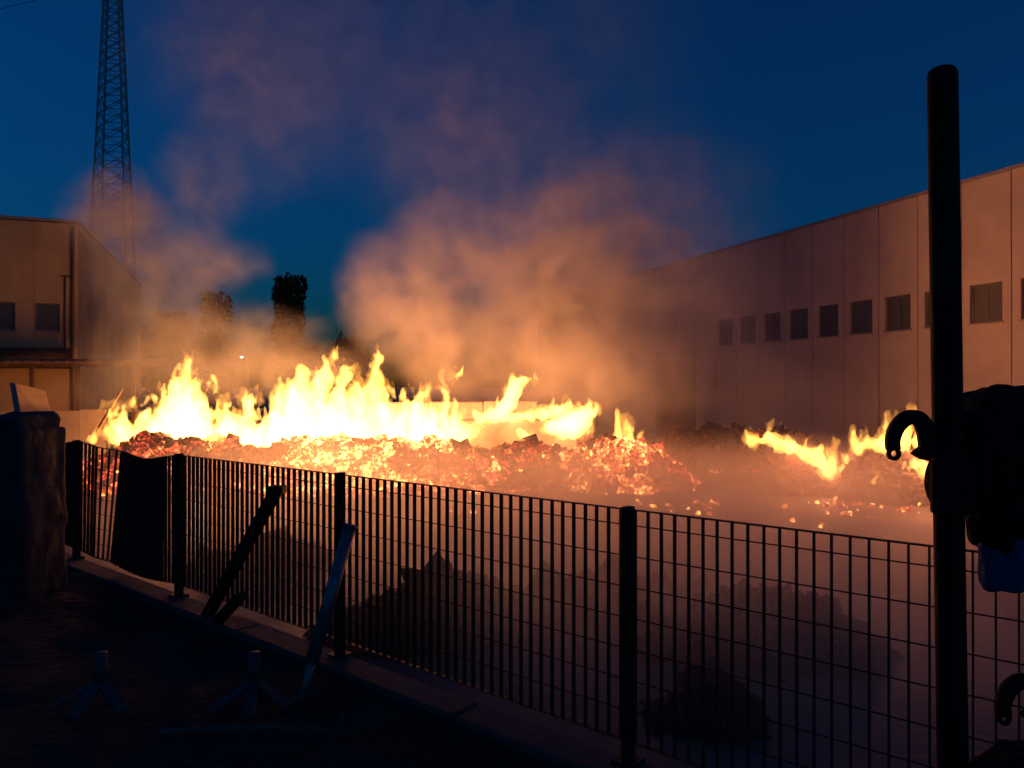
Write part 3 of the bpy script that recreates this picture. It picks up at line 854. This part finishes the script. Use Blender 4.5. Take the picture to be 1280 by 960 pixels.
flame('flame', 'yellow flames flaring on the heap beyond the hook',
      [T(1070, 562, 1066, 540, 7), [(1070, 558, 5), (1090, 552, 7), (1110, 548, 8), (1130, 540, 6)], T(1104, 552, 1110, 528, 10, 4), T(1120, 552, 1134, 514, 8), T(1150, 560, 1152, 530, 9), T(1162, 590, 1150, 566, 11), T(1140, 585, 1138, 570, 7), T(1092, 604, 1098, 594, 3), T(1180, 590, 1184, 560, 11)],
      12.75, M['flame'], h=0.022, jit=0.15, lamps=((1115, 540, 45, .1), (1160, 565, 45, .12)), seed=7, erode=0.04)

# ------------------------------------------------------------------ fence
fence = empty('steel_grating_fence', fence_pt(0))
tag(fence, 'dark steel grating fence, warped by heat at its far end', 'fence')
inv = Vector(fence.location)
FT, FB = 1.075, 0.09
def warp_at(s):
    """(across, down, lift) of the heat-warped far panels at fence coordinate s"""
    if s < 4.0 or s > 11.5: return 0.0, 0.0, 0.0
    sm = lambda e0, e1, x: (lambda t: t * t * (3 - 2 * t))(min(1, max(0, (x - e0) / (e1 - e0))))
    u = (s - 4.0) / 2.0
    if s < 6.0:
        k = math.sin(math.pi * u)
        return 0.16 * sm(0.08, 0.68, u) - 0.12 * sm(0.70, 0.84, u) - 0.04 * sm(0.84, 1, u), 0.095 * k ** 1.2 - 0.02 * u, -0.07 * k ** 1.2
    u = (s - 6.0) / 2.0
    return 0.13 * math.sin(math.pi * u), -0.02 + 0.06 * abs(math.sin(math.pi * u * 1.2)), -0.03 * abs(math.sin(math.pi * u))
def fp(s, z, n=0.0):
    a, dn, lf = warp_at(s)
    k = (z - FB) / (FT - FB)
    return fence_pt(s, n + a * (0.45 + 0.55 * k), z - dn * k + lf * (1 - k)) - inv
postm = {}
for i in range(-1, 6):
    s = i * 2.0
    m = MB()
    c = fence_pt(s) - inv
    u, w = FD * 0.020, FN * 0.030
    tp = FT + 0.012 + (0.0 if i < 3 else 0.012)
    zt = lambda q, z: Vector((q.x, q.y, z))
    ring = [c - u - w, c + u - w, c + u + w, c - u + w]
    m.quad_prism([zt(q, -0.02) for q in ring], [zt(q, tp) for q in ring])
    po = m.build('post', M['fence'], fence, bevel=0.004)
    m = MB(); ring = [c - u * 2.6 - w * 1.8, c + u * 2.6 - w * 1.8, c + u * 2.6 + w * 1.8, c - u * 2.6 + w * 1.8]
    m.quad_prism([zt(q, -0.01) for q in ring], [zt(q, 0.012) for q in ring])
    m.build('base_plate', M['fence'], po)
for i in range(-1, 5):
    s0, s1 = i * 2.0 + 0.035, i * 2.0 + 2.0 - 0.035
    warped = i in (2, 3, 4)
    mt = M['burnt_steel'] if warped else M['fence']
    K = 24 if warped else 1
    def strip(z, hn, hz, name, par, mat):
        m = MB(); k = 0
        rows = []
        for q in range(K + 1):
            s = s0 + (s1 - s0) * q / K
            a = fp(s, z - hz, -hn); b2 = fp(s, z - hz, hn); c2 = fp(s, z + hz, hn); d2 = fp(s, z + hz, -hn)
            m.v += [tuple(a), tuple(b2), tuple(c2), tuple(d2)]
        for q in range(K):
            for e in range(4):
                e2 = (e + 1) % 4
                m.f.append((q * 4 + e, q * 4 + e2, q * 4 + 4 + e2, q * 4 + 4 + e))
        m.f.append((3, 2, 1, 0)); m.f.append(tuple(K * 4 + e for e in range(4)))
        return m.build(name, mat, par)
    pan = strip(FT, 0.0125, 0.0018, 'panel', fence, mt)
    strip(FB, 0.0125, 0.0018, 'bottom_edge', pan, mt)
    z = FT - 0.066
    while z > FB + 0.03:
        m = MB()
        m.tube([fp(s0 + (s1 - s0) * q / K, z, 0.0) for q in range(K + 1)], 0.0027, 6)
        m.build('rod', mt, pan); z -= 0.132
    nb_ = 32
    for q in range(nb_):
        s = s0 + (s1 - s0) * q / (nb_ - 1)
        e = 0.01
        t3 = (fp(s + e, 0.6) - fp(s - e, 0.6)); t3.z = 0; t3.normalize()
        nn = Vector((-t3.y, t3.x, 0))
        if nn.dot(FN) < 0: nn = -nn
        hn = nn * 0.0125; ht = t3 * 0.0014
        zs = [FB + 0.002, FT - 0.002] if not warped else [FB + 0.002, 0.35, 0.6, 0.85, FT - 0.002]
        m = MB(); k = 0
        jx = random.uniform(-0.0015, 0.0015)
        for zz in zs:
            c = fp(s + jx, zz)
            m.v += [tuple(c - hn - ht), tuple(c - hn + ht), tuple(c + hn + ht), tuple(c + hn - ht)]
        for y in range(len(zs) - 1):
            for e4 in range(4):
                e2 = (e4 + 1) % 4
                m.f.append((y * 4 + e4, y * 4 + e2, y * 4 + 4 + e2, y * 4 + 4 + e4))
        m.f.append((3, 2, 1, 0)); L4 = (len(zs) - 1) * 4; m.f.append((L4, L4 + 1, L4 + 2, L4 + 3))
        m.build('bar', mt, pan)

# ------------------------------------------------------------------ struts and props on the near side
st = empty('steel_strut')
tag(st, 'thick dark steel strut slanting across the fence near the warped panel', 'strut')
MB().bar(P(259, 770, 5.38), P(344, 616, 4.92), 0.075, 0.06).build('beam', M['fence'], st, bevel=0.006)
MB().box(*(lambda c: (c.x - .05, c.x + .05, c.y - .05, c.y + .05, c.z - .02, c.z + .03))(P(346, 613, 4.92))).build('head_plate', M['fence'], st, bevel=0.004)
o = MB().bar(P(272, 777, 5.2), P(302, 744, 5.0), 0.07, 0.05).build('short_stay', M['fence'], st, bevel=0.004)

pr = empty('adjustable_prop')
tag(pr, 'bluish galvanised telescopic prop leaning against the fence post', 'prop')
a0 = P(437, 660, 4.30); a1 = P(390, 828, 4.08); a2 = P(374, 884, 4.02)
MB().tube([a0, a1], 0.036, 14).build('outer_tube', M['galv'], pr, True)
MB().tube([a1 + (a0 - a1) * 0.05, a2], 0.022, 12).build('inner_tube', M['galv'], pr, True)
MB().tube([a0, a0 + (a0 - a1).normalized() * 0.02], 0.042, 14).build('collar', M['galv'], pr, True)
MB().box(a2.x - 0.10, a2.x + 0.09, a2.y - 0.06, a2.y + 0.06, a2.z - 0.028, a2.z - 0.004).build('base_plate', M['galv'], pr, bevel=0.003)

def stand(label, px, py, D, rz):
    t = empty('tripod_stand', ((px - 640) / F * D, D, GND), rz)
    tag(t, label, 'stand', 'prop stands on the dirt')
    MB().tube([(0, 0, 0.10), (0, 0, 0.30)], 0.03, 14).build('sleeve', M['dull_galv'], t, True)
    for a in (200, 325, 80, 262):
        c, s_ = math.cos(R(a)), math.sin(R(a)); l = 0.22
        MB().bar((c * 0.02, s_ * 0.02, 0.14), (c * l, s_ * l, 0.04), 0.065, 0.02).build('foot', M['dull_galv'], t)
stand('tripod prop stand on bare dirt away from the leaning prop', 127, 880, 4.05, 0.0)
stand('tripod prop stand beside the foot of the leaning galvanised prop', 318, 880, 4.05, 0.3)

# loose stick and dry weeds
o = MB().tube([P(200, 915, 3.75), P(330, 908, 3.8), P(405, 912, 3.78)], 0.018, 8).build('stick', M['straw'])
tag(o, 'long dull stick lying on the dirt below the tripod stands', 'stick')
wd = [(300, 935, 3.6), (390, 930, 3.7), (440, 925, 3.7), (250, 950, 3.45), (620, 955, 3.0)]
for i, (px, py, D) in enumerate(wd):
    t = empty('dry_weed', ((px - 640) / F * D, D, GND - 0.01))
    tag(t, ['sparse dry weed stalks beside the stick on the dirt', 'dry weed stalks by the foot plate of the leaning prop', 'dry weed stalks between the leaning prop and the kerb', 'dry weed stalks between the two tripod stands', 'dry weed stalks close to the near kerb stones'][i], 'weed', 'weeds on the dirt')
    r = random.Random(40 + i)
    for q in range(9):
        a = r.uniform(0, 6.28); l = r.uniform(0.12, 0.42); hh = r.uniform(0.03, 0.22)
        MB().tube([(0, 0, 0), (math.cos(a) * l * .4, math.sin(a) * l * .4, hh), (math.cos(a) * l, math.sin(a) * l, hh * r.uniform(.5, 1.2))], [0.003, 0.0022, 0.001], 5).build('stalk', M['straw'], t)

# ------------------------------------------------------------------ rough concrete pillar on the left
pl = empty('concrete_pillar', (0, 0, 0))
tag(pl, 'rough grey concrete pillar in front of the warped fence end', 'pillar')
def rough_block(x0, x1, y0, y1, z0, z1, h=0.03, amp=0.02, seed=0.0):
    lo = np.array([x0, y0, z0]) - 0.12; n = np.ceil((np.array([x1, y1, z1]) + 0.12 - lo) / h).astype(int)
    X, Y, Z = np.meshgrid(*[lo[i] + np.arange(n[i]) * h for i in range(3)], indexing='ij')
    q = np.stack([np.abs(X - (x0 + x1) / 2) - (x1 - x0) / 2, np.abs(Y - (y0 + y1) / 2) - (y1 - y0) / 2, np.abs(Z - (z0 + z1) / 2) - (z1 - z0) / 2], -1) + 0.04
    d = np.linalg.norm(np.maximum(q, 0), axis=-1) + np.minimum(q.max(-1), 0) - 0.04
    d = d + amp * fbm(X * 4 + seed, Y * 4, Z * 3, 4)
    return surface_nets(-d, lo, h)
v, q = rough_block(-4.35, -3.66, 5.75, 6.35, -0.3, 1.28, amp=0.03)
link('shaft', mesh_np('shaft', v, q, True), M['pillar'], pl)
v, q = rough_block(-4.30, -3.73, 5.8, 6.3, 1.24, 1.37, h=0.02, amp=0.045, seed=5)
link('crumbled_cap', mesh_np('cap', v, q, True), M['pillar'], pl)

# ------------------------------------------------------------------ near pole with hook, bundle and blue cloth
ND = 1.40
def rack(label, dx, dz, D, low):
    t = empty('hook_pole')
    tag(t, label, 'pole')
    b0 = P(1190 + dx, 960, D); tp = P(1178.5 + dx, 84, D)
    b0 = b0 + (b0 - tp) * ((b0.z - GND + 0.02) / (tp.z - b0.z))
    ax = (tp - b0).normalized(); r0 = 17.6 / F * D
    pts = [b0]; rs = [r0]
    L = (tp - b0).length
    for q in (0.25, 0.5, 0.75): pts.append(b0 + ax * L * q); rs.append(r0)
    for a in (0, 20, 40, 60, 75, 88):
        pts.append(tp - ax * r0 * 0.62 * (1 - math.sin(R(a)))); rs.append(r0 * (0.5 + 0.5 * math.cos(R(a))) if a else r0)
    if low:
        pts = pts[:3]; rs = rs[:3]
    MB().tube(pts, rs, 40).build('tube', M['pole'], t, True)
    y = 0.0
    # clamp
    c = P(1181 + dx, 608 + dz, D)
    MB().box(c.x - 0.036, c.x + 0.036, D - 0.030, D - 0.010, c.z - 0.048, c.z + 0.05).build('clamp', M['pole'], t, bevel=0.006)
    path = [(1116.5, 562, 7.6), (1115.5, 551, 7.8), (1119, 538, 8.2), (1127, 527, 8.6), (1138, 521, 8.6), (1149, 524, 9), (1156, 536, 10), (1158, 552, 9), (1162, 572, 12)]
    # smooth the path
    pp = []
    for i in range(len(path) - 1):
        p0 = path[max(i - 1, 0)]; p1 = path[i]; p2 = path[i + 1]; p3 = path[min(i + 2, len(path) - 1)]
        for q in range(5):
            u = q / 5
            pp.append(tuple(0.5 * (2 * p1[k] + (p2[k] - p0[k]) * u + (2 * p0[k] - 5 * p1[k] + 4 * p2[k] - p3[k]) * u * u + (3 * p1[k] - p0[k] - 3 * p2[k] + p3[k]) * u ** 3) for k in range(3)))
    pp.append(path[-1])
    m = MB(); k0 = 0; th = 0.012
    for i, p in enumerate(pp):
        a = pp[max(i - 1, 0)]; b2 = pp[min(i + 1, len(pp) - 1)]
        tx, ty = b2[0] - a[0], b2[1] - a[1]; l = math.hypot(tx, ty); nx, ny = -ty / l, tx / l
        for sgn, yy, kk in ((-1, -th, .72), (-1, -th * .6, 1), (-1, th * .6, 1), (-1, th, .72), (1, th, .72), (1, th * .6, 1), (1, -th * .6, 1), (1, -th, .72)):
            c = P(p[0] + nx * p[2] * sgn * kk + dx, p[1] + ny * p[2] * sgn * kk + dz, D); c.y += yy
            m.v.append(tuple(c))
    for i in range(len(pp) - 1):
        for e in range(8):
            e2 = (e + 1) % 8
            m.f.append((i * 8 + e, i * 8 + e2, i * 8 + 8 + e2, i * 8 + 8 + e))
    m.f.append(tuple(range(7, -1, -1))); m.f.append(tuple((len(pp) - 1) * 8 + e for e in range(8)))
    hk = m.build('hook', M['pole'], t, True)
    # eye at the hook's end
    m = MB(); nn = 20; c = P(1117 + dx, 567 + dz, D); ro, ri = 8.6 / F * D, 4.0 / F * D
    for q in range(nn):
        a = 2 * math.pi * q / nn
        for (rr_, yy) in ((ri, -th), (ro, -th), (ro, th), (ri, th)):
            m.v.append((c.x + math.cos(a) * rr_, c.y + yy * 0.3, c.z + math.sin(a) * rr_))
    for q in range(nn):
        q2 = (q + 1) % nn
        for e in range(4):
            e2 = (e + 1) % 4
            m.f.append((q * 4 + e, q * 4 + e2, q2 * 4 + e2, q2 * 4 + e))
    m.build('eye', M['pole'], hk, True)
    m = MB(); pts2 = [(1162, 554), (1152, 561), (1144, 568), (1152, 573), (1164, 577)]
    m.quad_prism([P(x + dx, y2 + dz, D - 0.010) for x, y2 in pts2], [P(x + dx, y2 + dz, D - 0.010) + Vector((0, 0.02, 0)) for x, y2 in pts2])
    m.build('tooth', M['pole'], hk)
    return t
rack('tall black round pole with a curved hook clamped on it', 0, 0, ND, False)
rack('short black pole with a hook, mostly hidden by black cloth', 137, 330, ND - 0.05, True)

def blob(name, label, cat, ells, D, mat, h=0.006, amp=0.012, seed=0.0, pw=3.0):
    s = D / F
    cs = [(P(a, b, D + dy), ra * s, rb * s, rd) for (a, b, ra, rb, dy, rd) in ells]
    lo = np.array([min(c.x - r1 for c, r1, r2, r3 in cs), min(c.y - r3 for c, r1, r2, r3 in cs), min(c.z - r2 for c, r1, r2, r3 in cs)]) - 0.03
    hi = np.array([max(c.x + r1 for c, r1, r2, r3 in cs), max(c.y + r3 for c, r1, r2, r3 in cs), max(c.z + r2 for c, r1, r2, r3 in cs)]) + 0.03
    n = np.ceil((hi - lo) / h).astype(int)
    X, Y, Z = np.meshgrid(*[lo[i] + np.arange(n[i]) * h for i in range(3)], indexing='ij')
    Fd = np.full(X.shape, -1.0)
    for c, r1, r2, r3 in cs:
        d = (np.abs((X - c.x) / r1) ** pw + np.abs((Y - c.y) / r3) ** 2.5 + np.abs((Z - c.z) / r2) ** pw) ** (1 / pw)
        Fd = np.maximum(Fd, (1 - d) * min(r1, r2, r3))
    Fd = Fd + amp * fbm(X * 22 + seed, Y * 22, Z * 12, 3)
    v, q = surface_nets(Fd, lo, h)
    o = link(name, mesh_np(name, v, q, True), mat)
    tag(o, label, cat)
    return o
blob('cloth_bundle', 'black bulky cloth bundle hung on the tall hook pole', 'cloth',
     [(1250, 545, 52, 66, 0.06, 0.07), (1300, 570, 60, 86, 0.07, 0.07), (1222, 575, 34, 62, 0.03, 0.06), (1196, 600, 28, 40, 0.02, 0.05), (1260, 630, 54, 58, 0.06, 0.06), (1290, 680, 40, 66, 0.07, 0.05), (1236, 660, 26, 32, 0.05, 0.045)],
     ND, M['cloth'], amp=0.007)
blob('cloth_bundle', 'black cloth lump lying low under the second hook', 'cloth',
     [(1300, 990, 52, 60, 0.0, 0.08), (1356, 975, 60, 80, 0.0, 0.08), (1270, 1012, 56, 70, 0.02, 0.08)], ND - 0.05, M['cloth'], amp=0.01, seed=8)
blob('blue_cloth', 'blue cloth end hanging below the black bundle', 'cloth',
     [(1249, 698, 23, 40, 0.03, 0.018), (1252, 716, 24, 25, 0.03, 0.016)], ND, M['blue_cloth'], h=0.004, amp=0.003, seed=4, pw=8.0)

# ------------------------------------------------------------------ smoke
def smoke(name, label, lo, hi, vox, puffs, warp_amp, warp_scale, det_scale, det_lo, det_hi, density, colour, seed=0.0, behind_fence=False, aniso=0.0):
    """volume grid: sum of soft puffs, billowed by noise"""
    ng = bpy.data.node_groups.new(name + '_field', 'GeometryNodeTree')
    ng.interface.new_socket('Geometry', in_out='OUTPUT', socket_type='NodeSocketGeometry')
    N = ng.nodes.new; Lk = ng.links.new
    out = N('NodeGroupOutput')
    pos = N('GeometryNodeInputPosition')
    def vm(op, a, b=None):
        n = N('ShaderNodeVectorMath'); n.operation = op
        for i, x in enumerate((a, b)):
            if x is None: continue
            if hasattr(x, 'links'): Lk(x, n.inputs[i])
            elif isinstance(x, (int, float)): n.inputs[i].default_value = (x, x, x)
            else: n.inputs[i].default_value = x
        return n
    def mm(op, a, b=None, clamp=False):
        n = N('ShaderNodeMath'); n.operation = op; n.use_clamp = clamp
        for i, x in enumerate((a, b)):
            if x is None: continue
            if hasattr(x, 'links'): Lk(x, n.inputs[i])
            else: n.inputs[i].default_value = x
        return n.outputs[0]
    off = vm('ADD', pos.outputs[0], (seed * 3.1, seed * 7.7, seed)).outputs[0]
    nz = N('ShaderNodeTexNoise'); nz.inputs['Scale'].default_value = warp_scale; nz.inputs['Detail'].default_value = 5; nz.inputs['Roughness'].default_value = 0.6
    Lk(off, nz.inputs['Vector'])
    w1 = vm('SUBTRACT', nz.outputs['Color'], (0.5, 0.5, 0.5)).outputs[0]
    sc_ = N('ShaderNodeVectorMath'); sc_.operation = 'SCALE'; Lk(w1, sc_.inputs[0]); sc_.inputs['Scale'].default_value = warp_amp * 2
    wp = vm('ADD', pos.outputs[0], sc_.outputs[0]).outputs[0]
    tot = None
    for (c, r, w) in puffs:
        d = vm('DIVIDE', vm('SUBTRACT', wp, tuple(c)).outputs[0], tuple(r)).outputs[0]
        ln = N('ShaderNodeVectorMath'); ln.operation = 'LENGTH'; Lk(d, ln.inputs[0])
        mr = N('ShaderNodeMapRange'); mr.interpolation_type = 'SMOOTHSTEP'
        mr.inputs[1].default_value = 0.25; mr.inputs[2].default_value = 1.0; mr.inputs[3].default_value = w; mr.inputs[4].default_value = 0.0
        Lk(ln.outputs['Value'], mr.inputs[0])
        tot = mr.outputs[0] if tot is None else mm('ADD', tot, mr.outputs[0])
    n2 = N('ShaderNodeTexNoise'); n2.inputs['Scale'].default_value = det_scale; n2.inputs['Detail'].default_value = 5; n2.inputs['Roughness'].default_value = 0.6
    Lk(vm('ADD', off, sc_.outputs[0]).outputs[0], n2.inputs['Vector'])
    m2 = N('ShaderNodeMapRange'); m2.interpolation_type = 'SMOOTHSTEP'
    m2.inputs[1].default_value = det_lo; m2.inputs[2].default_value = det_hi; m2.inputs[3].default_value = 0.28; m2.inputs[4].default_value = 1.3
    Lk(n2.outputs[0], m2.inputs[0])
    dens = mm('MULTIPLY', tot, m2.outputs[0])
    if behind_fence:
        sub = vm('SUBTRACT', pos.outputs[0], tuple(FP)).outputs[0]
        dt = N('ShaderNodeVectorMath'); dt.operation = 'DOT_PRODUCT'; Lk(sub, dt.inputs[0]); dt.inputs[1].default_value = tuple(FN)
        m3 = N('ShaderNodeMapRange'); m3.interpolation_type = 'SMOOTHSTEP'
        m3.inputs[1].default_value = 0.12; m3.inputs[2].default_value = 0.7
        Lk(dt.outputs['Value'], m3.inputs[0])
        dens = mm('MULTIPLY', dens, m3.outputs[0])
    vc = N('GeometryNodeVolumeCube')
    Lk(dens, vc.inputs['Density'])
    vc.inputs['Background'].default_value = 0.0
    vc.inputs['Min'].default_value = lo; vc.inputs['Max'].default_value = hi
    for ax, k in zip('XYZ', range(3)):
        vc.inputs['Resolution ' + ax].default_value = max(8, int((hi[k] - lo[k]) / vox))
    m, nt, mo = new_mat(name + '_air')
    pv = nt.nodes.new('ShaderNodeVolumePrincipled')
    pv.inputs['Color'].default_value = (*colour, 1)
    pv.inputs['Density'].default_value = density
    pv.inputs['Anisotropy'].default_value = aniso
    nt.links.new(pv.outputs[0], mo.inputs['Volume'])
    sm = N('GeometryNodeSetMaterial'); sm.inputs['Material'].default_value = m
    Lk(vc.outputs[0], sm.inputs[0]); Lk(sm.outputs[0], out.inputs[0])
    vd = bpy.data.volumes.new(name)
    vd.materials.append(m)
    o = bpy.data.objects.new(name, vd); col.objects.link(o)
    md = o.modifiers.new('field', 'NODES'); md.node_group = ng
    tag(o, label, 'smoke', kind='stuff')
    return o

def pf(px, py, D, rpx, rpy, rd, w):
    c = P(px, py, D); return ((c.x, c.y, c.z), (rpx / F * D, rd, rpy / F * D), w)
SM = (0.94, 0.92, 0.91)
smoke('smoke_column', 'grey smoke column rising from the left flames', (-13.5, 15.5, -0.3), (-2.4, 22.5, 13.0), 0.10,
      [pf(230, 430, 18.5, 130, 90, 2.4, 0.55), pf(180, 350, 19, 75, 70, 2.0, 0.45), pf(230, 330, 19, 85, 70, 2.0, 0.45), pf(148, 275, 19, 62, 80, 2.0, 1.5), pf(160, 350, 19.5, 62, 75, 1.8, 0.9), pf(268, 330, 19, 50, 60, 1.6, 0.5), pf(255, 235, 19, 70, 75, 1.7, 0.4),
       pf(305, 325, 19, 38, 38, 1.2, 0.3), pf(330, 430, 18.5, 90, 60, 2.0, 0.35), pf(325, 130, 19, 130, 150, 2.2, 0.16), pf(340, 10, 19, 190, 170, 2.4, 0.13), pf(250, 60, 19, 130, 140, 2.2, 0.10), pf(160, 480, 18, 80, 50, 1.6, 0.45), pf(390, 465, 19, 110, 40, 2.0, 0.6), pf(300, 470, 19, 120, 50, 2.0, 0.5)],
      0.75, 0.6, 1.3, 0.40, 0.62, 0.55, (0.79, 0.80, 0.75), seed=1.0)
smoke('smoke_column', 'broad orange-lit smoke column billowing over the ember heaps', (-6.2, 15.2, -0.3), (8.6, 22.6, 13.0), 0.11,
      [pf(640, 440, 19, 190, 110, 2.4, 0.6), pf(520, 400, 19, 110, 90, 2.0, 0.55), pf(480, 345, 19, 70, 70, 1.7, 0.5), pf(570, 320, 19, 110, 90, 2.0, 0.5), pf(680, 340, 19, 120, 120, 2.2, 0.45),
       pf(755, 385, 19.5, 165, 150, 2.8, 0.95), pf(730, 300, 19.2, 150, 120, 2.4, 0.40), pf(790, 255, 19, 150, 130, 2.3, 0.24), pf(610, 190, 19, 190, 170, 2.4, 0.13), pf(760, 480, 19, 150, 95, 2.4, 0.8), pf(700, 60, 19.5, 260, 200, 2.6, 0.06), pf(870, 400, 19.5, 150, 150, 2.3, 0.34), pf(860, 250, 19.5, 150, 130, 2.2, 0.12), pf(470, 80, 19.5, 220, 190, 2.4, 0.07), pf(960, 500, 18, 160, 70, 2.0, 0.14)],
      0.7, 0.5, 1.1, 0.38, 0.64, 0.74, (0.90, 0.875, 0.83), seed=2.0)
smoke('ground_smoke', 'low drifting smoke over the yard floor behind the fence', (-9.0, 3.2, -0.34), (9.5, 20.5, 1.9), 0.16,
      [((0.5, 10.0, -0.1), (7.0, 6.0, 1.25), 0.75), ((3.2, 11.0, -0.1), (5.5, 6.0, 1.1), 0.6), ((-3.0, 11.0, 0.0), (4.5, 4.5, 1.3), 0.5), ((2.6, 6.0, -0.1), (3.6, 3.2, 1.1), 0.6), ((6.5, 16.5, 0.4), (3.0, 2.6, 1.9), 0.35), ((1.3, 12.2, -0.1), (3.6, 1.8, 1.0), 0.8), ((-4.2, 13.6, 0.1), (2.6, 1.2, 0.9), 0.5), ((1.2, 5.2, -0.2), (3.2, 1.6, 1.25), 1.2), ((-1.8, 7.6, -0.2), (2.4, 1.8, 1.0), 0.5)],
      0.4, 0.6, 0.9, 0.34, 0.66, 0.32, (0.96, 0.89, 0.83), seed=3.0, behind_fence=True, aniso=0.5)
